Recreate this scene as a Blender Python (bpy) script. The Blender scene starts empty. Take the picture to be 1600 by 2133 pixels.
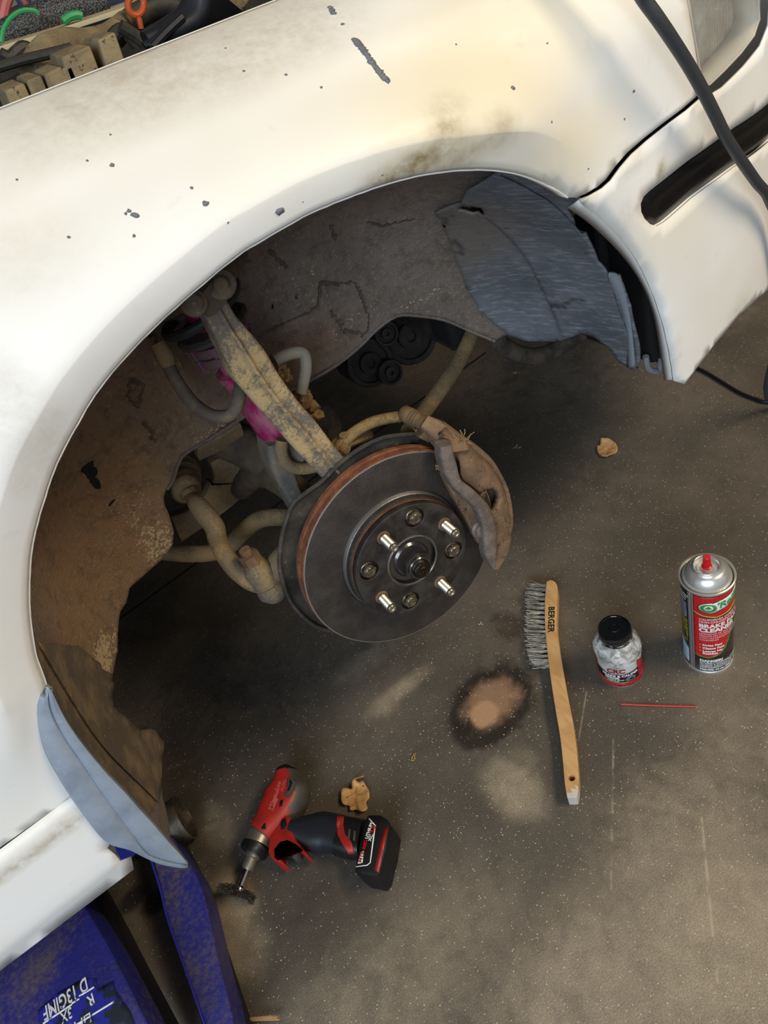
import bpy, bmesh, math, random
from mathutils import Vector, Matrix, noise
from mathutils.bvhtree import BVHTree
from mathutils.geometry import delaunay_2d_cdt

# ------------------------------------------------------------------ camera, world, lights
SC = bpy.context.scene
COL = SC.collection
FPX, CX, CY, CAMH = 1600.0, 800.0, 1066.5, 0.99
V = Vector
_n = V((1496 - CX, 2671 - CY, FPX)).normalized()                 # straight down, in camera axes (x right, y down, z forward)
_a = V((1, -.72, 0)); _a.z = -(_n.dot(_a)) / _n.z
AX = _a.normalized(); AY = AX.cross(_n); AZ = -_n                # the world axes seen from the camera
cam = bpy.data.cameras.new('camera'); camo = bpy.data.objects.new('camera', cam); COL.objects.link(camo)
_m = Matrix(((AX.x, -AX.y, -AX.z), (AY.x, -AY.y, -AY.z), (AZ.x, -AZ.y, -AZ.z))).to_4x4()
_m.translation = V((0, 0, CAMH))
camo.matrix_world = _m
cam.sensor_fit = 'HORIZONTAL'; cam.sensor_width = 36; cam.lens = 36 * FPX / 1600
cam.clip_start = .01; cam.clip_end = 60
SC.camera = camo
SC.view_settings.view_transform = 'Standard'; SC.view_settings.look = 'None'
SC.view_settings.gamma = 1; SC.view_settings.use_curve_mapping = False
SC.view_settings.exposure = 0.46

world = bpy.data.worlds.new('world'); SC.world = world; world.use_nodes = True
bg = world.node_tree.nodes['Background']
bg.inputs[0].default_value = (.80, .86, 1, 1); bg.inputs[1].default_value = .30

def area(name, loc, target, sx, sy, power, col):
    l = bpy.data.lights.new(name, 'AREA'); l.shape = 'RECTANGLE'; l.size = sx; l.size_y = sy
    l.energy = power; l.color = col
    o = bpy.data.objects.new(name, l); COL.objects.link(o)
    o.location = loc; o.rotation_euler = (V(target) - V(loc)).to_track_quat('-Z', 'Y').to_euler()
    return o
area('garage_door_daylight', (-2.1, -1.9, 2.35), (-.1, .5, .4), 2.6, 1.6, 92, (.72, .86, 1))
area('ceiling_lamp', (1.7, -.9, 2.5), (.35, .6, .5), 1.2, .6, 40, (1, .84, .60))

# ------------------------------------------------------------------ pixel rays onto real surfaces (layout only)
def ray(px, py):
    v = V((px - CX, py - CY, FPX)); return V((AX.dot(v), AY.dot(v), AZ.dot(v))).normalized()
ORG = V((0, 0, CAMH))
def topx(p):
    q = V(p) - ORG; c = AX * q.x + AY * q.y + AZ * q.z; return (CX + FPX * c.x / c.z, CY + FPX * c.y / c.z)
def onY(px, py, y):
    d = ray(px, py); return ORG + d * (y / d.y)
def onZ(px, py, z=0.0):
    d = ray(px, py); return ORG + d * ((z - CAMH) / d.z)
def onP(px, py, p, n):
    d = ray(px, py); return ORG + d * ((V(p) - ORG).dot(n) / d.dot(n))

# ------------------------------------------------------------------ materials
MATS = {}
class NT:
    def __init__(s, m): s.t = m.node_tree; s.l = s.t.links
    def n(s, typ, **k):
        x = s.t.nodes.new(typ)
        for a, b in k.items(): setattr(x, a, b)
        return x
    def put(s, sock, val):
        if isinstance(val, bpy.types.NodeSocket): s.l.new(val, sock)
        else:
            try: sock.default_value = val
            except Exception: sock.default_value = (*val, 1) if len(val) == 3 else val
    def math(s, op, a, b=0.0, c=None, clamp=False):
        x = s.n('ShaderNodeMath', operation=op, use_clamp=clamp); s.put(x.inputs[0], a); s.put(x.inputs[1], b)
        if c is not None: s.put(x.inputs[2], c)
        return x.outputs[0]
    def vm(s, op, a, b=(0, 0, 0)):
        x = s.n('ShaderNodeVectorMath', operation=op); s.put(x.inputs[0], a)
        if op == 'SCALE': s.put(x.inputs['Scale'], b)
        else: s.put(x.inputs[1], b)
        return x.outputs['Value'] if op in ('LENGTH', 'DOT_PRODUCT', 'DISTANCE') else x.outputs[0]
    def ramp(s, v, lo, hi, a=0.0, b=1.0):
        x = s.n('ShaderNodeMapRange', interpolation_type='SMOOTHSTEP'); s.put(x.inputs[0], v)
        x.inputs[1].default_value = lo; x.inputs[2].default_value = hi
        x.inputs[3].default_value = a; x.inputs[4].default_value = b
        return x.outputs[0]
    def mix(s, f, a, b):
        x = s.n('ShaderNodeMix', data_type='RGBA'); s.put(x.inputs[0], f); s.put(x.inputs[6], a); s.put(x.inputs[7], b)
        return x.outputs[2]
    def pos(s):
        if not hasattr(s, '_p'): s._p = s.n('ShaderNodeTexCoord').outputs['Object']
        return s._p
    def noise(s, scale, detail=4, rough=.55, co=None, dist=0.0, stretch=None):
        co = co or s.pos()
        if stretch: co = s.vm('MULTIPLY', co, stretch)
        x = s.n('ShaderNodeTexNoise'); s.put(x.inputs['Vector'], co); x.inputs['Scale'].default_value = scale
        x.inputs['Detail'].default_value = detail; x.inputs['Roughness'].default_value = rough
        x.inputs['Distortion'].default_value = dist
        return x.outputs[0]
    def voro(s, scale, co=None, feature='F1'):
        x = s.n('ShaderNodeTexVoronoi', feature=feature); s.put(x.inputs['Vector'], co or s.pos()); x.inputs['Scale'].default_value = scale
        return x
    def blob(s, c, r, soft=.5, nz=None, amp=.5, col=None):
        """1 inside an ellipsoid about c, ragged with noise"""
        q = s.vm('SUBTRACT', s.pos(), tuple(c)); r = (r, r, r) if not isinstance(r, (tuple, list)) else r
        q = s.vm('DIVIDE', q, tuple(r)); d = s.vm('LENGTH', q)
        if nz is not None: d = s.math('ADD', d, s.math('MULTIPLY', s.math('SUBTRACT', nz, .5), amp))
        return s.ramp(d, 1 - soft * .5, 1 + soft * .5, 1, 0)
    def seg(s, a, b, w, nz=None, amp=0.0, soft=.5):
        """1 within w of the segment a-b"""
        a = V(a); b = V(b); ab = b - a
        q = s.vm('SUBTRACT', s.pos(), tuple(a))
        t = s.math('DIVIDE', s.vm('DOT_PRODUCT', q, tuple(ab)), ab.length_squared, clamp=True)
        sc = s.n('ShaderNodeVectorMath', operation='SCALE'); sc.inputs[0].default_value = tuple(ab); s.l.new(t, sc.inputs['Scale'])
        d = s.math('DIVIDE', s.vm('DISTANCE', q, sc.outputs[0]), w)
        if nz is not None: d = s.math('ADD', d, s.math('MULTIPLY', s.math('SUBTRACT', nz, .5), amp))
        return s.ramp(d, 1 - soft * .5, 1 + soft * .5, 1, 0)

def srgb(h):
    h = h.lstrip('#'); c = [int(h[i:i + 2], 16) / 255 for i in (0, 2, 4)]
    return tuple(x / 12.92 if x < .04045 else ((x + .055) / 1.055) ** 2.4 for x in c)

def mat(name, base, rough=.5, metal=0.0, fn=None, bump=None, coat=0.0, spec=.5, emit=None):
    """base colour or fn(nt) -> (colour, rough or None); bump = (scale, strength, distance[, detail])"""
    if name in MATS: return MATS[name]
    m = bpy.data.materials.new(name); m.use_nodes = True; MATS[name] = m
    nt = NT(m); b = m.node_tree.nodes['Principled BSDF']
    if isinstance(base, str): base = srgb(base)
    b.inputs['Base Color'].default_value = (*base, 1); b.inputs['Roughness'].default_value = rough
    b.inputs['Metallic'].default_value = metal; b.inputs['Coat Weight'].default_value = coat; b.inputs['Coat Roughness'].default_value = .12
    b.inputs['Specular IOR Level'].default_value = spec
    h = None
    if fn:
        r = fn(nt)
        nt.put(b.inputs['Base Color'], r[0])
        if len(r) > 1 and r[1] is not None: nt.put(b.inputs['Roughness'], r[1])
        if len(r) > 2 and r[2] is not None: h = r[2]
        if len(r) > 3 and r[3] is not None: nt.put(b.inputs['Metallic'], r[3])
    if bump or h is not None:
        bp = nt.n('ShaderNodeBump'); bp.inputs['Strength'].default_value = bump[1] if bump else .5
        bp.inputs['Distance'].default_value = bump[2] if bump else .002
        if h is None: h = nt.noise(bump[0], bump[3] if len(bump) > 3 else 6, .6)
        elif bump: h = nt.math('ADD', h, nt.math('MULTIPLY', nt.noise(bump[0], 6, .6), .5))
        nt.l.new(h, bp.inputs['Height']); nt.l.new(bp.outputs[0], b.inputs['Normal'])
    return m

def two(name, c1, c2, scale=20, lo=.4, hi=.6, rough=.7, rough2=None, metal=0.0, bump=(120, .4, .002), c3=None, s3=150, t3=.62, stretch=None, detail=6, coat=0.0):
    """two tones broken up by noise, optional fine speckle c3"""
    a = srgb(c1) if isinstance(c1, str) else c1; b = srgb(c2) if isinstance(c2, str) else c2
    def f(nt):
        k = nt.ramp(nt.noise(scale, detail, .6, stretch=stretch), lo, hi)
        c = nt.mix(k, (*a, 1), (*b, 1))
        r = rough if rough2 is None else nt.math('ADD', rough, nt.math('MULTIPLY', k, rough2 - rough))
        if c3:
            q = srgb(c3) if isinstance(c3, str) else c3
            c = nt.mix(nt.ramp(nt.noise(s3, 3, .7), t3, t3 + .06), c, (*q, 1))
        return c, r
    return mat(name, a, rough, metal, f, bump, coat)

# ------------------------------------------------------------------ objects
def link(name, me, m=None, parent=None, smooth=True, label=None, cat=None, group=None, kind=None, auto=None):
    o = bpy.data.objects.new(name, me); COL.objects.link(o)
    if m and not me.materials: me.materials.append(m if not isinstance(m, str) else MATS[m])
    if smooth:
        for p in me.polygons: p.use_smooth = True
        if auto is not None:
            me.set_sharp_from_angle(angle=math.radians(auto))
    if parent is not None: o.parent = parent
    tag(o, label, cat, group, kind)
    return o
def tag(o, label=None, cat=None, group=None, kind=None):
    for k, v in (('label', label), ('category', cat), ('group', group), ('kind', kind)):
        if v: o[k] = v
    return o
def empty(name, loc=(0, 0, 0), rot=None, **k):
    o = bpy.data.objects.new(name, None); COL.objects.link(o); o.location = loc; o.empty_display_size = .05
    if rot is not None: o.rotation_euler = rot
    return tag(o, **k)
def mesh(name, vs, fs):
    me = bpy.data.meshes.new(name); me.from_pydata([tuple(v) for v in vs], [], fs); me.validate(); me.update(); return me
class MB:
    """collects pieces of ONE part"""
    def __init__(s): s.v = []; s.f = []
    def add(s, vs, fs, M=None):
        o = len(s.v); s.v += [(M @ V(v)) if M else V(v) for v in vs]; s.f += [[i + o for i in f] for f in fs]; return s
    def box(s, lo, hi, M=None):
        x0, y0, z0 = lo; x1, y1, z1 = hi
        return s.add([(x0, y0, z0), (x1, y0, z0), (x1, y1, z0), (x0, y1, z0), (x0, y0, z1), (x1, y0, z1), (x1, y1, z1), (x0, y1, z1)],
                     [(0, 3, 2, 1), (4, 5, 6, 7), (0, 1, 5, 4), (1, 2, 6, 5), (2, 3, 7, 6), (3, 0, 4, 7)], M)
    def tube(s, pts, r, n=12, cap=True, M=None, sub=0):
        pts = [V(p) for p in pts]; rs = list(r) if isinstance(r, (list, tuple)) else [r] * len(pts)
        if sub: pts, rs = smoothpath(pts, rs, sub)
        vs, fs = [], []
        t = (pts[1] - pts[0]).normalized(); u = t.orthogonal().normalized()
        for i, p in enumerate(pts):
            a = pts[max(i - 1, 0)]; b = pts[min(i + 1, len(pts) - 1)]
            t2 = (b - a).normalized() if (b - a).length > 1e-9 else t
            u = (u - t2 * u.dot(t2)).normalized(); t = t2; w = t.cross(u)
            vs += [p + (u * math.cos(k * 2 * math.pi / n) + w * math.sin(k * 2 * math.pi / n)) * rs[i] for k in range(n)]
        for i in range(len(pts) - 1):
            for k in range(n):
                fs.append((i * n + k, i * n + (k + 1) % n, (i + 1) * n + (k + 1) % n, (i + 1) * n + k))
        if cap: fs.append(tuple(range(n - 1, -1, -1))); fs.append(tuple(range((len(pts) - 1) * n, len(pts) * n)))
        return s.add(vs, fs, M)
    def lathe(s, prof, M=None, n=48, a0=0, a1=2 * math.pi, cap=True):
        """prof: (radius, height) about local z"""
        full = abs(a1 - a0 - 2 * math.pi) < 1e-6; k = n if full else n + 1
        vs = [(r * math.cos(a0 + (a1 - a0) * i / n), r * math.sin(a0 + (a1 - a0) * i / n), h) for r, h in prof for i in range(k)]
        fs = []
        for j in range(len(prof) - 1):
            for i in range(n):
                i2 = (i + 1) % k
                fs.append((j * k + i, j * k + i2, (j + 1) * k + i2, (j + 1) * k + i))
        if cap and full and prof[0][0] > 1e-6: fs.append(tuple(range(k - 1, -1, -1)))
        if cap and full and prof[-1][0] > 1e-6: fs.append(tuple(range((len(prof) - 1) * k, len(prof) * k)))
        return s.add(vs, fs, M)
    def prism(s, poly, z0, z1, M=None, inset=0.0):
        """2-D polygon (ccw) raised from z0 to z1; inset chamfers the top edge"""
        n = len(poly); c = sum((V((*p, 0)) for p in poly), V()) / n
        def ring(z, ins):
            out = []
            for i in range(n):
                p = V(poly[i]); a = V(poly[i - 1]); b = V(poly[(i + 1) % n])
                d1 = (p - a).normalized(); d2 = (b - p).normalized(); nn = V((-(d1.y + d2.y), d1.x + d2.x))
                if nn.length > 1e-6: nn = nn.normalized() / max(.4, nn.normalized().dot(V((-d1.y, d1.x))))
                q = p + nn * ins; out.append((q.x, q.y, z))
            return out
        rings = [ring(z0, 0)]
        if inset: rings += [ring(z1 - inset, 0), ring(z1 - inset * .3, inset * .3), ring(z1, inset)]
        else: rings += [ring(z1, 0)]
        vs = [v for r in rings for v in r]; fs = []
        for j in range(len(rings) - 1):
            for i in range(n): fs.append((j * n + i, j * n + (i + 1) % n, (j + 1) * n + (i + 1) % n, (j + 1) * n + i))
        fs.append(tuple(range(n - 1, -1, -1))); fs.append(tuple(range((len(rings) - 1) * n, len(rings) * n)))
        return s.add(vs, fs, M)
    def loft(s, rings, cap=True, M=None, close=True):
        n = len(rings[0]); vs = [v for r in rings for v in r]; fs = []
        for j in range(len(rings) - 1):
            for i in range(n if close else n - 1): fs.append((j * n + i, j * n + (i + 1) % n, (j + 1) * n + (i + 1) % n, (j + 1) * n + i))
        if cap and close: fs.append(tuple(range(n - 1, -1, -1))); fs.append(tuple(range((len(rings) - 1) * n, len(rings) * n)))
        return s.add(vs, fs, M)
    def build(s, name, m, parent=None, auto=35, bevel=0, subsurf=0, recalc=True, **k):
        me = mesh(name, s.v, s.f)
        if recalc or bevel:
            bm = bmesh.new(); bm.from_mesh(me)
            bmesh.ops.recalc_face_normals(bm, faces=bm.faces)
            bm.to_mesh(me); bm.free()
        o = link(name, me, m, parent, auto=auto, **k)
        if bevel:
            md = o.modifiers.new('bevel', 'BEVEL'); md.width = bevel; md.segments = 2; md.limit_method = 'ANGLE'; md.angle_limit = math.radians(40)
        if subsurf:
            md = o.modifiers.new('subsurf', 'SUBSURF'); md.levels = md.render_levels = subsurf
        return o
def cr(p0, p1, p2, p3, t):
    return .5 * ((2 * p1) + (p2 - p0) * t + (2 * p0 - 5 * p1 + 4 * p2 - p3) * t * t + (3 * p1 - p0 - 3 * p2 + p3) * t ** 3)
def smoothpath(pts, rs, sub):
    P, R = [], []
    n = len(pts)
    for i in range(n - 1):
        a, b, c, d = pts[max(i - 1, 0)], pts[i], pts[i + 1], pts[min(i + 2, n - 1)]
        for k in range(sub):
            t = k / sub; P.append(cr(a, b, c, d, t)); R.append(rs[i] + (rs[i + 1] - rs[i]) * t)
    P.append(pts[-1]); R.append(rs[-1]); return P, R
def spl(pts, sub=6):
    pts = [V(p) for p in pts]; return smoothpath(pts, [0] * len(pts), sub)[0]
def resample(pts, n):
    pts = [V(p) for p in pts]; L = [0]
    for a, b in zip(pts, pts[1:]): L.append(L[-1] + (b - a).length)
    out = []; j = 0
    for i in range(n):
        s = L[-1] * i / (n - 1)
        while j < len(pts) - 2 and L[j + 1] < s: j += 1
        d = L[j + 1] - L[j]; out.append(pts[j].lerp(pts[j + 1], 0 if d < 1e-12 else (s - L[j]) / d))
    return out
def align(p, zdir, xdir=None):
    """matrix with local z along zdir at p"""
    z = V(zdir).normalized(); x = V(xdir) if xdir is not None else z.orthogonal()
    x = (x - z * x.dot(z)).normalized(); y = z.cross(x)
    M = Matrix((x, y, z)).transposed().to_4x4(); M.translation = V(p); return M
def rrect(w, h, r, n=4):
    """rounded rectangle outline about 0"""
    out = []
    for cx, cy, a in ((w / 2 - r, h / 2 - r, 0), (-w / 2 + r, h / 2 - r, 90), (-w / 2 + r, -h / 2 + r, 180), (w / 2 - r, -h / 2 + r, 270)):
        for k in range(n + 1):
            t = math.radians(a + 90 * k / n); out.append((cx + r * math.cos(t), cy + r * math.sin(t)))
    return out
def strap(L, R, front, back, n=24, ridge=None, m=None, name='', parent=None, rnd=.35, auto=50, ref=None, **k):
    """a bar lofted between two traced edges: section is a rounded box, front/back measured along the view ray's y"""
    L = resample(spl(L), n); R = resample(spl(R), n); rings = []
    for i in range(n):
        a, b = L[i], R[i]; c = (a + b) / 2; t = (L[min(i + 1, n - 1)] + R[min(i + 1, n - 1)] - L[max(i - 1, 0)] - R[max(i - 1, 0)]).normalized()
        w = (b - a); w = w - t * w.dot(t); hw = w.length / 2; w.normalize(); d = t.cross(w)
        if d.dot((V(ref) if ref is not None else ORG - c)) < 0: d = -d
        f = i / (n - 1)
        fr = front(f) if callable(front) else front; bk = back(f) if callable(back) else back
        e = min(hw, (fr + bk) / 2) * rnd * .98; sec = []
        for q in range(6):                                          # back-left corner up to front-left corner
            u_ = math.radians(270 - 18 * q); sec.append((-hw + e + e * math.cos(u_), -bk + e + e * math.sin(u_)))
        for q in range(6):
            u_ = math.radians(180 - 18 * q); sec.append((-hw + e + e * math.cos(u_), fr - e + e * math.sin(u_)))
        if ridge:
            x0, hgt, wd = ridge; x0 = x0(f) if callable(x0) else x0
            sec += [(hw * x0 - wd, fr), (hw * x0 - wd * .35, fr + hgt), (hw * x0 + wd * .35, fr + hgt), (hw * x0 + wd, fr)]
        for q in range(6):
            u_ = math.radians(90 - 18 * q); sec.append((hw - e + e * math.cos(u_), fr - e + e * math.sin(u_)))
        for q in range(6):
            u_ = math.radians(-18 * q); sec.append((hw - e + e * math.cos(u_), -bk + e + e * math.sin(u_)))
        rings.append([c + w * x + d * y for x, y in sec])
    return MB().loft(rings).build(name, m, parent, auto=auto, **k)

class Surf:
    """a parametric surface that can be hit by a pixel ray and cut to an outline"""
    def __init__(s, fn, a0, a1, na, b0, b1, nb):
        s.fn = fn; s.r = (a0, a1, na, b0, b1, nb); vs = []; fs = []
        for i in range(na + 1):
            for j in range(nb + 1): vs.append(fn(a0 + (a1 - a0) * i / na, b0 + (b1 - b0) * j / nb))
        w = nb + 1
        for i in range(na):
            for j in range(nb): fs.append((i * w + j, i * w + j + 1, (i + 1) * w + j + 1, (i + 1) * w + j))
        s.vs = vs; s.bvh = BVHTree.FromPolygons(vs, fs)
    def hit(s, px, py):
        d = ray(px, py); h = s.bvh.ray_cast(ORG, d)
        a0, a1, na, b0, b1, nb = s.r
        if h[0] is None:
            print('MISS', px, py); 
            best = min(range(len(s.vs)), key=lambda q: -((s.vs[q] - ORG).normalized().dot(d))); i, j = divmod(best, nb + 1)
            return (a0 + (a1 - a0) * i / na, b0 + (b1 - b0) * j / nb)
        i, j = divmod(h[2], nb); ea = (a1 - a0) / na; eb = (b1 - b0) / nb
        a = a0 + (i + .5) * ea; b = b0 + (j + .5) * eb
        for _ in range(6):
            p = s.fn(a, b); da = (s.fn(a + 1e-4, b) - p) / 1e-4; db = (s.fn(a, b + 1e-4) - p) / 1e-4
            r = h[0] - p; A, B, C = da.dot(da), da.dot(db), db.dot(db); x, y = r.dot(da), r.dot(db); D = A * C - B * B
            if abs(D) < 1e-12: break
            a += (C * x - B * y) / D; b += (A * y - B * x) / D
        return (a, b)
    def pt(s, px, py): return s.fn(*s.hit(px, py))
    def patch(s, outline, step, holes=(), off=None, lines=()):
        """outline in (a, b); returns verts, faces"""
        def dense(o):
            out = []
            for p, q in zip(o, o[1:] + o[:1]):
                k = max(1, int((V(q) - V(p)).length / step))
                out += [V(p).lerp(V(q), t / k) for t in range(k)]
            return out
        loops = [dense([tuple(p) for p in outline])] + [dense([tuple(p) for p in h]) for h in holes]
        pts = []; ed = []
        for lp in loops:
            o = len(pts); pts += lp; ed += [(o + i, o + (i + 1) % len(lp)) for i in range(len(lp))]
        for ln in lines:
            o = len(pts); pts += [V(p) for p in ln]; ed += [(o + i, o + i + 1) for i in range(len(ln) - 1)]
        x0 = min(p.x for p in loops[0]); x1 = max(p.x for p in loops[0]); y0 = min(p.y for p in loops[0]); y1 = max(p.y for p in loops[0])
        nb_ = len(pts)
        def inside(x, y, lp):
            c = False; j = len(lp) - 1
            for i in range(len(lp)):
                a, b = lp[i], lp[j]
                if (a.y > y) != (b.y > y) and x < (b.x - a.x) * (y - a.y) / (b.y - a.y) + a.x: c = not c
                j = i
            return c
        from mathutils.kdtree import KDTree
        kd = KDTree(nb_)
        for i, p in enumerate(pts): kd.insert((p.x, p.y, 0), i)
        kd.balance()
        i = 0; y = y0 + step * .5
        while y < y1:
            x = x0 + (step * .5 if i % 2 else 0)
            while x < x1:
                if kd.find((x, y, 0))[2] > step * .55 and inside(x, y, loops[0]) and not any(inside(x, y, h) for h in loops[1:]): pts.append(V((x, y)))
                x += step
            y += step * .87; i += 1
        r = delaunay_2d_cdt(pts, ed, [], 0, 1e-7)
        v2, f2 = r[0], r[2]; fs = []
        for f in f2:
            c = (v2[f[0]] + v2[f[1]] + v2[f[2]]) / 3
            if inside(c.x, c.y, loops[0]) and not any(inside(c.x, c.y, h) for h in loops[1:]): fs.append(list(f))
        vs = [s.fn(p.x, p.y) if off is None else off(p.x, p.y) for p in v2]
        return vs, fs
def sheet(name, vs, fs, m, parent, thick=.001, toward=None, auto=60, **k):
    """thin metal or plastic skin with real thickness; outer side faces `toward`"""
    me = mesh(name, vs, fs)
    bm = bmesh.new(); bm.from_mesh(me); bmesh.ops.remove_doubles(bm, verts=bm.verts, dist=1e-6)
    bm.normal_update()
    t = V(toward) if toward is not None else ORG
    sgn = sum(f.normal.dot(t - f.calc_center_median()) * f.calc_area() for f in bm.faces)
    if sgn < 0: bmesh.ops.reverse_faces(bm, faces=bm.faces)
    bmesh.ops.delete(bm, geom=[v for v in bm.verts if not v.link_faces], context='VERTS')
    bm.to_mesh(me); bm.free()
    o = link(name, me, m, parent, auto=auto, **k)
    md = o.modifiers.new('skin', 'SOLIDIFY'); md.thickness = thick; md.offset = -1
    return o
def text_mesh(s, size, bold=0.0, align_x='LEFT', shear=0.0, space=1.0):
    c = bpy.data.curves.new('t', 'FONT'); c.body = s; c.size = size; c.offset = bold; c.align_x = align_x; c.shear = shear; c.space_character = space
    c.resolution_u = 3; c.align_y = 'CENTER'
    o = bpy.data.objects.new('t', c); COL.objects.link(o)
    dg = bpy.context.evaluated_depsgraph_get(); me = o.evaluated_get(dg).to_mesh()
    vs = [v.co.copy() for v in me.vertices]; fs = [list(p.vertices) for p in me.polygons]
    o.evaluated_get(dg).to_mesh_clear(); bpy.data.objects.remove(o); bpy.data.curves.remove(c)
    return vs, fs
random.seed(7)
R3 = random.random
SC.cycles.max_bounces = 5; SC.cycles.diffuse_bounces = 3; SC.cycles.glossy_bounces = 3; SC.cycles.transmission_bounces = 4; SC.cycles.transparent_max_bounces = 6
import numpy as np
def fields(o, **fl):
    """bake soft stain and painted-light fields (0..1) on the vertices: name = [(centre, radii, strength), ...]"""
    me = o.data; n = len(me.vertices); P = np.empty(n * 3, 'f'); me.vertices.foreach_get('co', P); P = P.reshape(n, 3)
    for nm, items in fl.items():
        val = np.zeros(n, 'f')
        for it in items:
            if len(it) == 3:
                c, r, k = it; r = (r, r, r) if isinstance(r, float) else r
                d = np.sqrt((((P - np.array(c)) / np.array(r)) ** 2).sum(1)); x = np.clip((1.5 - d) / 1.2, 0, 1)
            else:
                a, b, w, k = it; a = np.array(a); ab = np.array(b) - a; t = np.clip(((P - a) @ ab) / (ab @ ab), 0, 1)
                d = np.sqrt(((P - a - t[:, None] * ab) ** 2).sum(1)) / w; x = np.clip(1.6 - d, 0, 1)
            x = x * x * (3 - 2 * x); val = np.maximum(val, x * k)
        at = me.attributes.new(nm, 'FLOAT', 'POINT'); at.data.foreach_set('value', val)
    return o
def attr(nt, nm):
    x = nt.n('ShaderNodeAttribute'); x.attribute_name = nm; return x.outputs['Fac']

# ------------------------------------------------------------------ the place: floor, walls, ceiling
def floor_fn(nt):
    n1 = nt.noise(4, 5, .62); n2 = nt.noise(34, 5, .65, dist=.5); n3 = nt.noise(520, 3, .8)
    rag = nt.math('SUBTRACT', n2, .5)
    def on(a, lo, hi, amp): return nt.ramp(nt.math('ADD', a, nt.math('MULTIPLY', rag, amp)), lo, hi)
    c = nt.mix(nt.ramp(n1, .35, .68), (*srgb('#4e473f'), 1), (*srgb('#685e53'), 1))
    c = nt.mix(nt.math('MULTIPLY', nt.ramp(n2, .45, .75), .45), c, (*srgb('#3f3932'), 1))
    c = nt.mix(nt.math('MULTIPLY', nt.ramp(n3, .50, .70), .55), c, (*srgb('#8f8270'), 1))
    c = nt.mix(on(attr(nt, 'oil'), .1, .9, .6), c, (*srgb('#28231e'), 1))
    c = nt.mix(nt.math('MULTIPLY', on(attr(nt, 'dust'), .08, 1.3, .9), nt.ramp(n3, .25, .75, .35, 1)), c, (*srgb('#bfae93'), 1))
    wet = attr(nt, 'wet'); silt = attr(nt, 'silt')
    c = nt.mix(on(wet, .22, .62, .75), c, (*srgb('#2b231d'), 1))
    c = nt.mix(on(silt, .2, .85, .8), c, (*srgb('#94745a'), 1))
    c = nt.mix(on(attr(nt, 'silt2'), .25, .7, .5), c, (*srgb('#b48c6a'), 1))
    for a, b, w, k in (((1278, 1540), (1273, 1850), .0012, .4), ((1462, 1705), (1495, 2050), .0012, .7), ((1222, 1440), (1205, 1545), .0010, .4)):
        c = nt.mix(nt.math('MULTIPLY', nt.math('MULTIPLY', nt.seg(onZ(*a), onZ(*b), w, n3, 5.0, 1.6), nt.ramp(n2, .40, .58)), k), c, (*srgb('#b9ab93'), 1))
    cut = nt.seg(onZ(200, 1325), onZ(1010, 735), .0032, n2, 1.5, .6)
    c = nt.mix(cut, c, (*srgb('#120f0d'), 1))
    g = nt.voro(340); sep = nt.n('ShaderNodeSeparateColor'); nt.l.new(g.outputs['Color'], sep.inputs[0])
    rad = nt.ramp(sep.outputs[1], .0, 1.0, .05, .26)
    w = nt.math('MULTIPLY', nt.math('LESS_THAN', g.outputs['Distance'], rad), nt.math('GREATER_THAN', sep.outputs[0], .78))
    c = nt.mix(nt.math('MULTIPLY', w, .8), c, (*srgb('#d9cdb4'), 1))
    h = nt.math('ADD', nt.math('MULTIPLY', n3, .5), nt.math('ADD', nt.math('MULTIPLY', w, .6), nt.math('MULTIPLY', cut, -3)))
    return c, nt.ramp(n2, .3, .7, .45, .7), h
def mat_floor():
    return mat('concrete', (.1, .09, .07), .55, fn=floor_fn)
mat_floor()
mat('wall_board', '#8c877c', .9, bump=(60, .2, .002))
mat('ceiling_board', '#9a958a', .9, bump=(60, .2, .002))
gx = [-4, -2.5, -1.3] + [-.9 + .006 * i for i in range(400)] + [1.9, 2.8, 4]; gy = [-3.5, -2, -1, -.4] + [-.05 + .006 * i for i in range(250)] + [1.9, 2.6, 3.6]
wg = len(gy); fv = [(x, y, 0) for x in gx for y in gy]; ff = [(i * wg + j, (i + 1) * wg + j, (i + 1) * wg + j + 1, i * wg + j + 1) for i in range(len(gx) - 1) for j in range(wg - 1)]
fm = bpy.data.meshes.new('floor'); fm.from_pydata(fv, [], ff)
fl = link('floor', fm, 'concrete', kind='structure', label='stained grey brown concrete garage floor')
def Z(px, *r): return (tuple(onZ(*px)), r[0], r[1])
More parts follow.
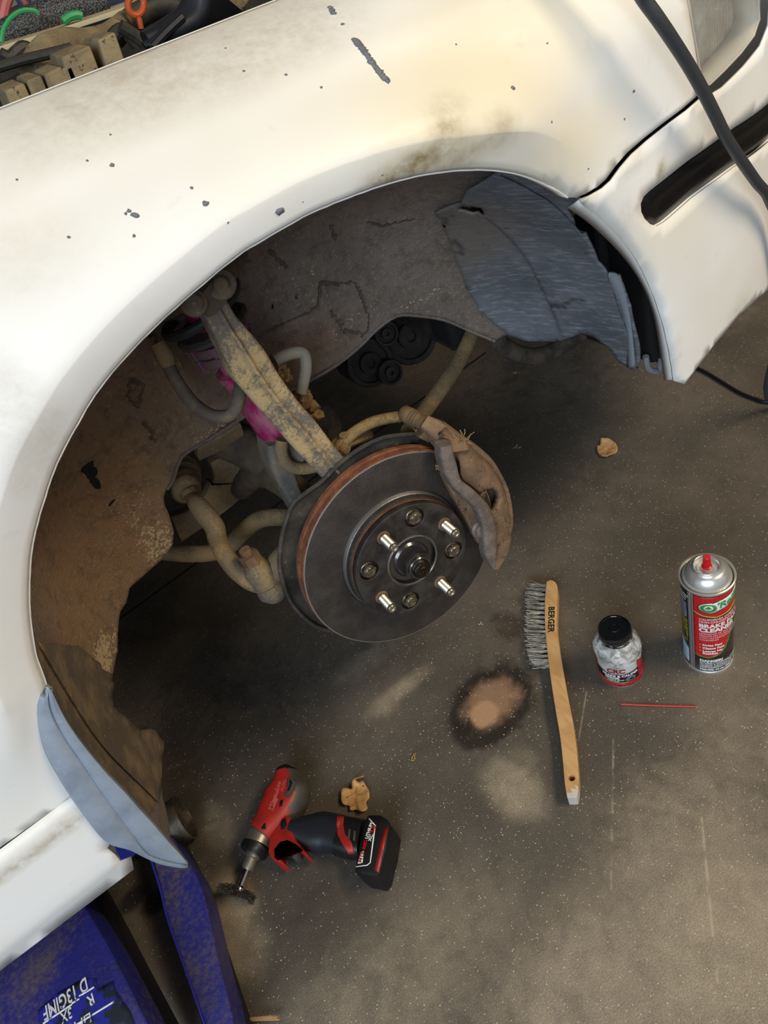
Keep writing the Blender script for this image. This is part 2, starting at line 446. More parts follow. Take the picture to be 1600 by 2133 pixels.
fields(fl, oil=[Z((1080, 1440), (.13, .12, 1), .35), Z((560, 1900), (.14, .14, 1), .25), Z((1300, 1500), (.07, .12, 1), .25), Z((450, 1600), (.26, .22, 1), .55), Z((640, 1900), (.2, .12, 1), .45), Z((960, 1900), (.2, .1, 1), .2), Z((1250, 1650), (.1, .08, 1), .25), Z((280, 1870), (.03, .02, 1), .9), Z((320, 1880), (.025, .02, 1), .9), Z((1130, 760), (.2, .2, 1), .3)],  # broad left patches mix oil with the floor's dimmer light, painted in
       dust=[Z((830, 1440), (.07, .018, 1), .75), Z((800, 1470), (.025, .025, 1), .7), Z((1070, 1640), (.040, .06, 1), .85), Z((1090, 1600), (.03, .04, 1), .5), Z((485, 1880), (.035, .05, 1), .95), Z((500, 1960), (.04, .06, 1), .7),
             Z((1520, 1990), (.17, .15, 1), .85), Z((1250, 2080), (.18, .12, 1), .75), Z((1450, 1780), (.15, .13, 1), .68), Z((1560, 1550), (.1, .1, 1), .5), Z((800, 2080), (.24, .1, 1), .55), Z((1540, 1420), (.06, .08, 1), .35), Z((450, 1720), (.03, .05, 1), .5), Z((760, 1380), (.08, .03, 1), .45), Z((1500, 640), (.12, .1, 1), .4), Z((1080, 1240), (.05, .05, 1), .3), Z((700, 1560), (.2, .1, 1), .2), Z((1250, 1000), (.15, .1, 1), .2)],  # broad lower right patches: dust, also painting in the brighter light there
       wet=[Z((1025, 1462), (.070, .056, 1), 1.0), Z((1010, 1490), (.06, .05, 1), 1.0), Z((1052, 1305), (.035, .038, 1), .48)], silt=[Z((1025, 1462), (.052, .040, 1), .85), Z((1052, 1305), (.024, .026, 1), .34)], silt2=[Z((1008, 1487), (.024, .023, 1), .95)])
MB().box((-4, 3.6, -.12), (4, 3.72, 2.9)).build('wall_back', 'wall_board', kind='structure', label='plain garage wall behind the car')
MB().box((4, -3.5, -.12), (4.12, 3.72, 2.9)).build('wall_right', 'wall_board', kind='structure', label='plain garage wall ahead of the car')
MB().box((-4, -3.5, 2.9), (4.12, 3.72, 3.0)).build('ceiling', 'ceiling_board', kind='structure', label='plain garage ceiling')

# ------------------------------------------------------------------ the car: outer skin
car = empty('car', (0.2, .9, 0), label='old white car raised on a jack with its front wheel removed', cat='car')
class Car:                                                       # parts are modelled in world space, so keep their offset from the car's origin
    pass
CARINV = Matrix.Translation(-V((0.2, .9, 0)))
def own(o, parent=None):
    o.parent = parent or car; o.matrix_parent_inverse = CARINV
    return o
BASE = .542
def body_at(base):
    def f(x, u):
        z0, a, q = .74, .165, .265
        if u < z0: y, z = base, u
        else:
            b = .152 - .075 * min(max(x - .08, -.4), 1); ph = min((u - z0) / q, 1) * math.pi / 2
            y = base + a * (1 - math.cos(ph)); z = z0 + b * math.sin(ph)
        g = max(0, x - .42); y += .30 * g * g + 3 * max(0, g - .25) ** 3
        if u < .30: y += (.30 - u) ** 2 * 1.5
        return V((x, y, z))
    return f
skin = body_at(BASE); BODY = Surf(skin, -1.1, 1.15, 180, .2, 1.0, 120)
EDGE = Surf(body_at(BASE - .006), -1.1, 1.15, 180, .2, 1.0, 120)
# wheel arch edge of the fender, then of the bumper
ARCH_F = [(96, 1427), (77, 1375), (67, 1319), (62, 1262), (63, 1199), (67, 1150), (79, 1094), (96, 1037), (112, 990), (130, 948), (165, 884), (200, 825), (250, 762), (300, 708), (350, 660), (425, 594), (500, 533), (550, 502), (635, 453), (700, 424), (760, 401),
          (800, 387), (875, 367), (950, 356), (1015, 354), (1075, 361), (1125, 376), (1175, 400), (1195, 414)]
ARCH_B = [(1215, 421), (1280, 475), (1330, 540), (1365, 610), (1390, 685), (1402, 740), (1410, 795)]
archf = [V(EDGE.hit(*p)) for p in ARCH_F]; archb = [V(EDGE.hit(*p)) for p in ARCH_B]
archf = [V((-.192, .404)), V((-.188, .47))] + archf[0:]
archf = [V((p.x, p.y)) for p in spl([V((q.x, q.y, 0)) for q in archf], 4)]
archb = [V((p.x, p.y)) for p in spl([V((q.x, q.y, 0)) for q in archb], 4)]
allarch = archf + archb
from mathutils.kdtree import KDTree
_ap = resample([V((p.x, p.y, 0)) for p in allarch], 1600); AKD = KDTree(1600)
for i_, p_ in enumerate(_ap): AKD.insert(p_, i_)
AKD.balance()
def adist(x, u): return AKD.find((x, u, 0))[2]
def arch_off(pl, d, cut=3):
    """the arch line moved out by d, as a mesh line that keeps the pressed step crisp"""
    out = []
    for i in range(cut, len(pl) - cut):
        t = (pl[i + 1] - pl[i - 1]).normalized(); n = V((-t.y, t.x)) if pl is archf else V((-t.y, t.x))
        q = pl[i] + n * d
        if abs(adist(q.x, q.y) - d) < d * .06: out.append(q)
    return out
def sstep(a, b, x):
    t = max(0, min(1, (x - a) / (b - a))); return t * t * (3 - 2 * t)
def flared(x, u, extra=0.0):
    p = skin(x, u)
    if x > -.35 and u > .25:
        d = adist(x, u); kf = (1 - .8 * sstep(.40, .50, x)) * sstep(.42, .57, u)
        if d < .12: p.y -= .022 * kf * (1 - sstep(.033, .115, d))
        if d < .034: p.y += .016 * kf * (1 - d / .034)
        if d < .004: p.y += .004 * (1 - d / .004) ** 2
    # soft body crease that runs below the hood line
    p.y -= .0022 * math.exp(-((u - .885 + .03 * x) / .012) ** 2)
    p.y += extra
    return p

def paint_fn(nt):
    nz = nt.noise(30, 5, .65); nl = nt.noise(5, 2, .5); nf = nt.noise(130, 3, .7)
    c = nt.mix(nt.ramp(nl, .35, .7), (*srgb('#f0eeea'), 1), (*srgb('#e9e5dc'), 1))
    c = nt.mix(attr(nt, 'yellow'), c, (*srgb('#e4cd8c'), 1))
    g = nt.math('MULTIPLY', attr(nt, 'grime'), nt.ramp(nt.math('ADD', nt.math('MULTIPLY', nf, .4), nt.math('MULTIPLY', nz, .6)), .15, .85))
    c = nt.mix(g, c, (*srgb('#97845f'), 1))
    c = nt.mix(nt.math('MULTIPLY', nt.ramp(nz, .62, .78), .12), c, (*srgb('#8d7b5c'), 1))
    return c, nt.ramp(nz, .3, .7, .50, .62)
mat('white_paint', '#ebe6da', .45, fn=paint_fn, coat=.05)
GR = [(((130, 250)), (.06, .05, .03), .40), ((300, 165), (.10, .08, .025), .62), ((480, 110), (.09, .08, .025), .55), ((600, 55), (.07, .08, .025), .55), ((690, 40), (.03, .03, .02), .5), ((420, 60), (.1, .08, .02), .4),
      ((900, 272), (.018, .03, .014), 1.7), ((1012, 265), (.018, .03, .014), 1.2), ((905, 240), (.02, .03, .014), .8), ((850, 338), (.05, .05, .012), 1.5), ((800, 362), (.03, .05, .01), 1.2), ((940, 325), (.03, .04, .012), .9),
      ((1365, 345), (.009, .03, .009), 1.6), ((1300, 330), (.022, .03, .012), .7), ((30, 850), (.025, .04, .05), .5), ((60, 900), (.03, .04, .04), .42), ((20, 960), (.02, .03, .03), .4), ((20, 1800), (.05, .05, .010), 1.0), ((120, 1722), (.05, .05, .009), 1.0), ((170, 1685), (.04, .03, .014), .8),
      ((40, 540), (.05, .05, .03), .2), ((1500, 180), (.05, .05, .03), .25), ((1450, 300), (.05, .05, .02), .35), ((1530, 650), (.03, .04, .02), .5), ((1400, 740), (.01, .03, .03), .5), ((1205, 415), (.014, .03, .012), .8), ((1290, 460), (.012, .04, .02), .4), ((130, 218), (.004, .004, .004), 1.0)]
WARM_LT = [((960, 190), (.12, .1, .06), .42), ((1020, 110), (.14, .1, .06), .34), ((1150, 330), (.1, .08, .04), .26), ((750, 250), (.12, .1, .06), .14), ((1350, 520), (.08, .06, .06), .12)]  # warm lamp reflection, painted into the white skin's colour
_late = []
def stain_and_warm(o):
    return fields(o, grime=[(tuple(BODY.pt(*p)), r, k) for p, r, k in GR], yellow=[(tuple(BODY.pt(*p)), r, k) for p, r, k in WARM_LT])
mat('seam_dark', '#4a3d2c', .9)
def uv(pxs, S=BODY): return [S.hit(*p) for p in pxs]
utop = [BODY.hit(4, 213), BODY.hit(300, 100), BODY.hit(555, 3)]
print('utop', utop)
def ut(x):
    (x0, u0), (x1, u1), (x2, u2) = utop
    if x < x1: u = u0 + (u1 - u0) * (x - x0) / (x1 - x0)
    else: u = u1 + (u2 - u1) * (x - x1) / (x2 - x1)
    return min(max(u, .88), .99)
GAP = [(1198, 411), (1215, 403), (1240, 388), (1256, 372), (1275, 345), (1300, 318), (1335, 290), (1390, 250), (1420, 228), (1449, 203)]
LAMP_L = [(1464, 184), (1455, 150), (1446, 90), (1437, 40), (1430, 0), (1426, -40)]
gapuv = uv(GAP); lampl = uv(LAMP_L)
top = [(x, ut(x)) for x in [lampl[-1][0] - .003 - i * (lampl[-1][0] + .297) / 24 for i in range(25)]]
top[0] = (lampl[-1][0], ut(lampl[-1][0]))
fo = [(-.300, .408)] + [tuple(p) for p in archf] + gapuv + lampl + top
vs, fs = BODY.patch(fo, .010, off=flared, lines=[arch_off(archf, d, 8) for d in (.003, .008, .020, .0325, .0345, .042, .055, .075)])
own(stain_and_warm(sheet('fender', vs, fs, 'white_paint', None, .0012, label='dusty white fender skin with scratches and stone chips')))
# stone chips and a long grey scuff: thin irregular scabs where the paint is gone
mat('bare_primer', '#74747a', .7)
ch = MB()
def chip_at(px, py, r, stretch=(1, 1), rot=0.0):
    x, u = BODY.hit(px, py); k = 9; c = []
    for i in range(k):
        a = i * 2 * math.pi / k; q = r * (.65 + .6 * R3()); dx, du = q * math.cos(a) * stretch[0], q * math.sin(a) * stretch[1]
        c.append(flared(x + dx * math.cos(rot) - du * math.sin(rot), u + dx * math.sin(rot) + du * math.cos(rot)) + V((0, -.0004, .0001)))
    ch.add(c + [p + V((0, .0006, 0)) for p in c], [tuple(range(k))] + [(i, i + k, (i + 1) % k + k, (i + 1) % k) for i in range(k)])
for px, r in (((232, 343), .0024), ((270, 441), .0030), ((260, 434), .0018), ((408, 414), .0028), ((384, 384), .0013), ((508, 148), .0013), ((594, 155), .0013), ((566, 433), .0042), ((265, 482), .0013), ((230, 280), .0011), ((180, 334), .0010), ((714, 50), .0022),
              ((35, 374), .0010), ((451, 452), .0010), ((614, 414), .0008), ((138, 490), .0012), ((253, 439), .0014), ((664, 181), .0012), ((1320, 190), .0018), ((1298, 248), .0012), ((1050, 180), .0022), ((950, 92), .0010), ((1218, 350), .0010), ((1390, 498), .0012), ((1125, 250), .001),
              ((470, 100), .0010), ((780, 360), .0012), ((1140, 90), .0010), ((110, 1840), .0016), ((90, 1850), .0012)):
    chip_at(*px, r * .85)
for i in range(16): t = i / 15; chip_at(741 + 57 * t, 86 + 80 * t, .0026 + .0008 * R3(), (1, 1.3))
for i in range(3): t = i / 2; chip_at(687 + 8 * t, 15 + 12 * t, .0026, (1, 1.2))
own(ch.build('paint_chips', 'bare_primer', auto=None, kind='stuff'))
# folded flange of the arch lip
def ribbon(name, A, B, m, thick=.001, n=1, parent=None, **k):
    vs = []; fs = []; w = n + 1
    for a, b in zip(A, B): vs += [a.lerp(b, j / n) for j in range(w)]
    for i in range(len(A) - 1):
        for j in range(n): fs.append((i * w + j, i * w + j + 1, (i + 1) * w + j + 1, (i + 1) * w + j))
    return own(sheet(name, vs, fs, m, None, thick, **k), parent)
lip = [flared(p.x, p.y) for p in archf]
ribbon('arch_lip', lip, [p + V((0, .016, 0)) for p in lip], 'white_paint', .0012)
hl = [flared(x, u) for x, u in top]
ribbon('fender_gutter', hl, [p + V((0, .018, -.03)) for p in hl], 'white_paint', .0012)
# door behind the fender, rocker panel below
vs, fs = BODY.patch([(-1.09, .408), (-.306, .408), (-.306, .95), (-1.09, .95)], .05)
own(sheet('door', vs, fs, 'white_paint', None, .0012))
RK = [(220, 1757), (237, 1771), (247, 1785), (275, 1788), (280, 1814)]
rk = uv(RK)
ro = [(-.19, .4055), (-.215, .330)] + rk[0:4] + [rk[4], (-1.09, .274), (-1.09, .4055)]
vs, fs = BODY.patch(ro, .016, off=lambda x, u: BODY.fn(x, u) + V((0, -.006 * (1 - sstep(.388, .4055, u)) + (.008 * (1 - sstep(.274, .286, u)) ), 0)))
own(stain_and_warm(sheet('rocker_panel', vs, fs, 'white_paint', None, .0012)))
rb = [V((x, BODY.fn(x, .274).y + .002, .2745)) for x in [rk[4][0] - i * (1.08 + rk[4][0]) / 20 for i in range(21)]]
ribbon('rocker_flange', rb, [p + V((0, .07, .012)) for p in rb], 'white_paint')
sa = [V((x, BODY.fn(x, .40).y + .002, .410)) for x in (-1.09, -.3, -.2)]
ribbon('rocker_seam', sa, [p + V((0, .004, -.012)) for p in sa], 'seam_dark')

# bumper with its recessed black rub strip, wheel-side return flange
LAMP_B = [(1470, 197), (1495, 182), (1540, 138), (1575, 95), (1592, 52), (1596, 0), (1598, -60)]
bgap = [(x + .0016, u - .0014) for x, u in gapuv]
lampb = uv(LAMP_B)
BB = [(1418, 797), (1440, 768), (1480, 715), (1530, 655), (1570, 618), (1600, 590)]
bbuv = uv(BB)
bo = [tuple(p) for p in archb] + bbuv + [(1.0, bbuv[-1][1] - .012), (1.12, bbuv[-1][1] - .012), (1.12, .60), (1.0, .625)] + [(x, u) for x, u in lampb[::-1] if u < .72] + bgap[::-1]
RS = [(1327, 451), (1320, 437), (1318, 420), (1324, 406), (1335, 396), (1350, 385), (1420, 335), (1520, 264), (1600, 205), (1660, 160), (1700, 205), (1600, 288), (1520, 348), (1430, 412), (1368, 460), (1354, 467), (1339, 463)]
rsuv = uv(RS)
rsh = [(x, u) for x, u in rsuv]
def bump_skin(x, u):
    p = flared(x, u, -.003)
    return p
vs, fs = BODY.patch(bo, .012, holes=[rsh], off=bump_skin)
bumper = own(stain_and_warm(sheet('bumper', vs, fs, 'white_paint', None, .003)))
mat('black_strip', '#0b0b0d', .30, bump=(80, .1, .001))
cen = sum((V(p) for p in rsuv), V((0, 0))) / len(rsuv)
vs, fs = BODY.patch(rsuv, .006, off=lambda x, u: flared(x, u, .000 - .005 * math.exp(-((min((V((x, u)) - (V(a) + (V(b) - V(a)) * max(0, min(1, (V((x, u)) - V(a)).dot(V(b) - V(a)) / max((V(b) - V(a)).length_squared, 1e-9))))).length for a, b in zip(rsuv, rsuv[1:] + rsuv[:1])) - .013) / .008) ** 2)))
own(sheet('rub_strip', vs, fs, 'black_strip', None, .004), bumper).matrix_parent_inverse = Matrix()
inner = [(x, u) for x, u in rsuv] + [rsuv[0]]
A_ = [flared(x, u, -.003) for x, u in inner]; ribbon('strip_recess', A_, [p + V((0, .011, 0)) for p in A_], 'white_paint', .001, label=None)
FI = [(1183, 433), (1235, 472), (1295, 532), (1335, 590), (1360, 655), (1375, 735), (1383, 792)]
fo_ = [flared(p.x, p.y, -.003) for p in archb]
fi_ = resample(spl([onY(a, b, .575) for a, b in FI], 5), len(fo_))
ribbon('bumper_return_flange', fo_, fi_, 'white_paint', .003, n=2)

# headlight
def lens_fn(nt):
    w = nt.n('ShaderNodeTexWave', wave_type='BANDS', bands_direction='X'); nt.put(w.inputs['Vector'], nt.pos()); w.inputs['Scale'].default_value = 95; w.inputs['Distortion'].default_value = 1.5
    g = nt.voro(75)
    c = nt.mix(nt.ramp(nt.noise(22, 4), .35, .65), (*srgb('#efece0'), 1), (*srgb('#b9b4a2'), 1))
    return c, .22, nt.math('ADD', nt.math('MULTIPLY', w.outputs[0], 1.5), g.outputs['Distance']), nt.ramp(nt.noise(12, 3), .4, .6, .3, .85)
mat('lamp_reflector', '#b8b8b4', .15, fn=lens_fn, bump=(60, .9, .004))
def glass(name, col, rough=.02, alpha=.22):
    m = bpy.data.materials.new(name); m.use_nodes = True; MATS[name] = m; t = m.node_tree; b = t.nodes['Principled BSDF']
    b.inputs['Base Color'].default_value = (*col, 1); b.inputs['Roughness'].default_value = rough; b.inputs['Alpha'].default_value = alpha
    b.inputs['Coat Weight'].default_value = 1; b.inputs['Coat Roughness'].default_value = .05
    return m
glass('lamp_lens', srgb('#e8e6da'), .08, .14)
HL = [(1434, -60), (1437, 0), (1443, 40), (1452, 90), (1461, 150), (1467, 176), (1480, 174), (1510, 145), (1545, 108), (1572, 72), (1582, 40), (1580, 0), (1576, -60)]
hluv = uv(HL)
vs, fs = BODY.patch(hluv, .008, off=lambda x, u: skin(x, u) + V((0, .030, 0)))
hd = own(sheet('headlight', vs, fs, 'lamp_reflector', None, .002, label='clear ribbed headlight'))
ll = [skin(x, u) for x, u in hluv] ; ll.append(ll[0])
rim = own(sheet('lamp_housing', *(lambda A, B: ([v for p in zip(A, B) for v in p], [(2 * i, 2 * i + 1, 2 * i + 3, 2 * i + 2) for i in range(len(A) - 1)]))(ll, [p + V((0, .031, 0)) for p in ll]), mat('lamp_rim', '#b9b2a4', .5), None, .002), hd); rim.matrix_parent_inverse = Matrix()
vs, fs = BODY.patch(hluv, .008, off=lambda x, u: skin(x, u) + V((0, .001, 0)))
o = own(sheet('lens', vs, fs, 'lamp_lens', None, .002), hd); o.matrix_parent_inverse = Matrix()

# mud flap: proud plastic guard behind the wheel opening
def flap_fn(nt):
    c = nt.mix(nt.ramp(nt.noise(30, 6), .35, .7), (*srgb('#929ba7'), 1), (*srgb('#7f8895'), 1))
    c = nt.mix(nt.math('MULTIPLY', nt.ramp(nt.noise(160, 4, .8), .62, .72), .5), c, (*srgb('#d6d9dc'), 1))
    return c, .55
mat('grey_plastic', '#9aa3ae', .55, fn=flap_fn, bump=(200, .15, .001))
fl_out = [(100, 1431), (84, 1436), (73, 1460), (76, 1510), (90, 1560), (117, 1612), (150, 1665), (195, 1728), (222, 1753), (262, 1762), (295, 1777), (330, 1792), (372, 1800), (386, 1800)]
fl_mid = [(100, 1432), (101, 1455), (106, 1478), (118, 1505), (137, 1540), (165, 1580), (195, 1625), (228, 1672), (255, 1708), (280, 1742), (306, 1775), (335, 1788), (365, 1795), (388, 1797)]
fl_in = [(105, 1434), (116, 1455), (128, 1480), (145, 1510), (170, 1545), (198, 1580), (230, 1616), (265, 1652), (295, 1686), (325, 1718), (352, 1750), (372, 1773), (383, 1787), (390, 1795)]
nfl = 40
yo = lambda t: .538; ym = lambda t: .529; yi = lambda t: .5255
def traceY(pxs, fy):
    k = len(pxs); return resample(spl([onY(*p, fy(i / (k - 1))) for i, p in enumerate(pxs)], 6), nfl)
Fo, Fm, Fi = traceY(fl_out, yo), traceY(fl_mid, ym), traceY(fl_in, yi)
rings = [[Fo[i], Fo[i].lerp(Fm[i], .10) + V((0, -.006, 0)), Fo[i].lerp(Fm[i], .5) + V((0, -.006, 0)), Fo[i].lerp(Fm[i], .88) + V((0, -.003, 0)), Fm[i] + V((0, -.0005, 0)), Fm[i].lerp(Fi[i], .12) + V((0, -.0025, 0)), Fm[i].lerp(Fi[i], .5) + V((0, -.003, 0)), Fi[i].lerp(Fm[i], .06) + V((0, -.001, 0)), Fi[i] + V((0, .006, 0))] for i in range(nfl)]
vs = [v for r in rings for v in r]; fs = [(i * 9 + j, i * 9 + j + 1, i * 9 + 10 + j, i * 9 + 9 + j) for i in range(nfl - 1) for j in range(8)]
own(sheet('mud_flap', vs, fs, 'grey_plastic', None, .003, auto=40, label='blue grey plastic mud flap'))

# ------------------------------------------------------------------ wheel well: a deep pressed bowl behind the arch
WP = [(436, 1880), (392, 1800), (330, 1720), (265, 1655), (198, 1583), (145, 1513), (100, 1436)] + ARCH_F[1:] + [(1235, 440), (1295, 500), (1345, 575), (1372, 650), (1388, 720), (1398, 790), (1400, 860), (1400, 940)]
wcurve = resample(spl([onY(a, b, .540) for a, b in WP], 4), 160)
WL = [0]
for a, b in zip(wcurve, wcurve[1:]): WL.append(WL[-1] + (b - a).length)
WTOT = WL[-1]
PROF = [(-.014, .546), (-.012, .575), (.0, .62), (.014, .67), (.034, .72), (.062, .762), (.10, .79), (.15, .805), (.21, .812), (.30, .815), (.40, .815)]
PL = [0]
for a, b in zip(PROF, PROF[1:]): PL.append(PL[-1] + math.hypot(b[0] - a[0], b[1] - a[1]))
def well_at(lift=0.0):
    def f(a, v):
        a = max(0, min(WTOT - 1e-6, a)); lo = int(a / WTOT * 159); lo = max(0, min(158, lo))
        while WL[lo + 1] < a and lo < 158: lo += 1
        while WL[lo] > a and lo > 0: lo -= 1
        p = wcurve[lo].lerp(wcurve[lo + 1], (a - WL[lo]) / (WL[lo + 1] - WL[lo]))
        v = max(0, min(PL[-1] - 1e-6, v)); k = 0
        while PL[k + 1] < v: k += 1
        t = (v - PL[k]) / (PL[k + 1] - PL[k]); n = len(PROF) - 1
        q = [PROF[max(k - 1, 0)], PROF[k], PROF[k + 1], PROF[min(k + 2, n)]]
        dr, y = (cr(q[0][i], q[1][i], q[2][i], q[3][i], t) for i in (0, 1))
        c = V((.20, 0, .44 if p.z > .44 else p.z)); r = V((c.x - p.x, 0, c.z - p.z))
        r.normalize(); dr += lift * (1 if y < .7 else .5)
        bulge = .006 * noise.noise(V((a * 9, v * 9, 1.3)))
        return V((p.x, 0, p.z)) + r * (dr + bulge) + V((0, y - lift * (1 if y > .6 else 0) + bulge, 0))
    return f
WELL = Surf(well_at(), 0, WTOT, 240, 0, PL[-1], 90)
WELL2 = Surf(well_at(.010), 0, WTOT, 240, 0, PL[-1], 90)
def well_fn(nt):
    n1 = nt.noise(9, 3, .6); n2 = nt.noise(60, 5, .7); nf = nt.noise(190, 3, .8)
    c = nt.mix(nt.ramp(n1, .35, .65), (*srgb('#6f645a'), 1), (*srgb('#80736a'), 1))
    c = nt.mix(attr(nt, 'brown'), c, (*srgb('#94714a'), 1))
    c = nt.mix(nt.math('MULTIPLY', nt.ramp(n2, .45, .72), .6), c, (*srgb('#52463a'), 1))
    c = nt.mix(nt.math('MULTIPLY', nt.ramp(nf, .52, .68), .42), c, (*srgb('#a8967c'), 1))
    c = nt.mix(nt.ramp(nt.math('ADD', attr(nt, 'sand'), nt.math('MULTIPLY', nt.math('SUBTRACT', nf, .5), 2.4)), .50, .66), c, (*srgb('#bca47e'), 1))
    ck = nt.ramp(nt.math('ADD', attr(nt, 'crack'), nt.math('MULTIPLY', nt.math('SUBTRACT', n2, .5), 1.2)), .35, .75)
    c = nt.mix(nt.math('MULTIPLY', ck, .5), c, (*srgb('#241d17'), 1))
    c = nt.mix(nt.ramp(nt.math('ADD', attr(nt, 'scab'), nt.math('MULTIPLY', nt.math('SUBTRACT', n2, .5), .9)), .4, .5), c, (*srgb('#15110e'), 1))
    h = nt.math('ADD', nt.math('ADD', nt.math('MULTIPLY', n2, .6), nt.math('MULTIPLY', nf, .25)), nt.math('MULTIPLY', ck, -.6))
    return c, nt.ramp(n2, .3, .7, .6, .9), h
mat('well_metal', '#5f554a', .8, fn=well_fn, bump=(420, .9, .004))
def stain_well(o):
    P = lambda p: tuple(WELL.pt(*p))
    crk = []
    for pl in ([(672, 590), (712, 592), (740, 588), (752, 610), (762, 640), (770, 660), (768, 690), (755, 700)], [(668, 590), (664, 640), (620, 660), (560, 690)], [(765, 460), (800, 472), (840, 462), (860, 460)], [(690, 470), (700, 500)], [(690, 650), (720, 690), (755, 695)],
               [(270, 790), (300, 800), (290, 850), (270, 830), (270, 790)], [(300, 880), (318, 900), (322, 920)], [(480, 560), (520, 545)], [(560, 520), (600, 560)]):
        crk += [(P(a), P(b), .0026, .8) for a, b in zip(pl, pl[1:])]
    return fields(o, brown=[(P(p), r, k) for p, r, k in (((200, 1050), (.16, .16, .2), .8), ((250, 900), (.14, .16, .14), .6), ((600, 780), (.10, .12, .05), .6), ((300, 1100), (.08, .1, .1), .7), ((160, 1250), (.1, .1, .1), .7))],
                  sand=[(P(p), r, k) for p, r, k in (((330, 1130), (.035, .05, .045), .55), ((215, 1370), (.035, .04, .025), .75), ((245, 1330), (.02, .03, .02), .6), ((460, 900), (.07, .05, .015), .45), ((270, 1060), (.04, .05, .05), .32), ((880, 620), (.05, .05, .015), .35), ((700, 690), (.09, .05, .015), .30), ((620, 600), (.05, .05, .03), .25), ((520, 800), (.06, .05, .03), .3))],
                  crack=crk, scab=[(P(p), r, 1.0) for p, r in (((190, 985), (.008, .02, .010)), ((198, 1005), (.005, .02, .012)), ((182, 972), (.009, .02, .004)), ((232, 1047), (.008, .01, .002)))])
INNER = [(232, 1435), (246, 1356), (251, 1274), (264, 1255), (270, 1225), (300, 1199), (338, 1165), (360, 1135), (362, 1105), (352, 1071), (341, 1037), (347, 1019), (360, 1000), (371, 966), (386, 944), (435, 914), (507, 868), (560, 835), (645, 792), (700, 760), (750, 720), (785, 685), (825, 658), (865, 657), (925, 666), (975, 687), (1030, 710)]
inn = [WELL.hit(*p) for p in INNER]
print('inn', [tuple(round(q, 3) for q in p) for p in inn])
a_lo = inn[0][0]; 
o1 = [(.085, .004), WELL.hit(350, 1700)] + [WELL.hit(*p) for p in ((339, 1656), (340, 1572), (320, 1519), (292, 1522), (261, 1493), (237, 1472), (234, 1452))] + inn + [WELL.hit(1075, 690), WELL.hit(1075, 560), (WELL.hit(1060, 450)[0], .05), (WELL.hit(1040, 380)[0], .004)]
holes = []
for hx, hy in ((568, 639), (618, 618)):
    h0 = WELL.hit(hx, hy); holes.append([(h0[0] + .0035 * math.cos(t * math.pi / 5), h0[1] + .0035 * math.sin(t * math.pi / 5)) for t in range(10)])
holes.append([WELL.hit(*p) for p in ((945, 440), (985, 430), (1008, 432), (1015, 452), (985, 448))])
vs, fs = WELL.patch(o1, .0055, holes=holes)
own(stain_well(sheet('wheel_well', vs, fs, 'well_metal', None, .002, label='dust caked grey brown wheel well panel')))
fe = [WELL.pt(*p) + V((0, -.001, 0)) for p in INNER[11:]]
own(MB().tube(fe, .0022, 8, sub=3).build('well_flange', 'well_metal'))
# lower rear guard
two('rear_guard', '#5a5044', '#7d6a50', 25, .4, .65, .8, c3='#9c8a68', s3=140, t3=.66, bump=(160, .6, .003))
RG = [(80, 1330), (110, 1338), (165, 1345), (200, 1375), (237, 1405), (234, 1452), (237, 1472), (261, 1493), (292, 1522), (320, 1519), (337, 1537), (340, 1572), (337, 1640), (320, 1690), (302, 1700)]
rg = [WELL2.hit(*p) for p in RG]
vs, fs = WELL2.patch(rg + [(rg[-1][0], .006), (rg[0][0], .006)], .009)
own(sheet('rear_splash_guard', vs, fs, 'rear_guard', None, .003, label='dirt crusted lower rear splash guard'))
# front plastic liner, blue grey and torn
def liner_fn(nt):
    n1 = nt.noise(10, 3, .6); n2 = nt.noise(60, 4, .75); ns = nt.noise(40, 4, .7, stretch=(1, 1, 6))
    c = nt.mix(nt.ramp(n1, .3, .7), (*srgb('#4f5358'), 1), (*srgb('#666a70'), 1))
    c = nt.mix(nt.math('MULTIPLY', nt.ramp(ns, .46, .74), .6), c, (*srgb('#979aa0'), 1))
    c = nt.mix(attr(nt, 'brown'), c, (*srgb('#6b6055'), 1))
    c = nt.mix(nt.math('MULTIPLY', nt.ramp(n2, .6, .7), .4), c, (*srgb('#2e3036'), 1))
    c = nt.mix(nt.math('MULTIPLY', attr(nt, 'crack'), .85), c, (*srgb('#1c1d20'), 1))
    return c, .6, n2
mat('liner_plastic', '#50555d', .6, fn=liner_fn, bump=None)
LN = [(905, 445), (930, 490), (950, 540), (970, 600), (998, 648), (1025, 672), (1060, 700), (1100, 712), (1150, 710), (1182, 698), (1200, 690), (1225, 697), (1255, 720), (1280, 750), (1310, 767), (1325, 765), (1320, 700), (1312, 640), (1290, 575), (1267, 570), (1245, 545), (1225, 500), (1180, 436)]
ln = [WELL2.hit(*p) for p in LN]
print('ln', [tuple(round(q, 3) for q in p) for p in ln], WTOT, PL[-1])
th = [WELL2.hit(*p) for p in ((950, 437), (985, 431), (1003, 434), (1010, 450), (985, 446))]
liner_top = [(ln[-1][0], .006), (WELL2.hit(970, 362)[0], .006)] + [WELL2.hit(*p) for p in ((972, 400), (960, 425))]
def lin_off(a, v):
    p = WELL2.fn(a, v)
    return p + V((0, -.010 * math.exp(-((a - ln[9][0]) / .05) ** 2) * math.sin(min(1, v / .2) * math.pi), 0))
vs, fs = WELL2.patch(ln + liner_top, .006, off=lin_off, holes=[th])
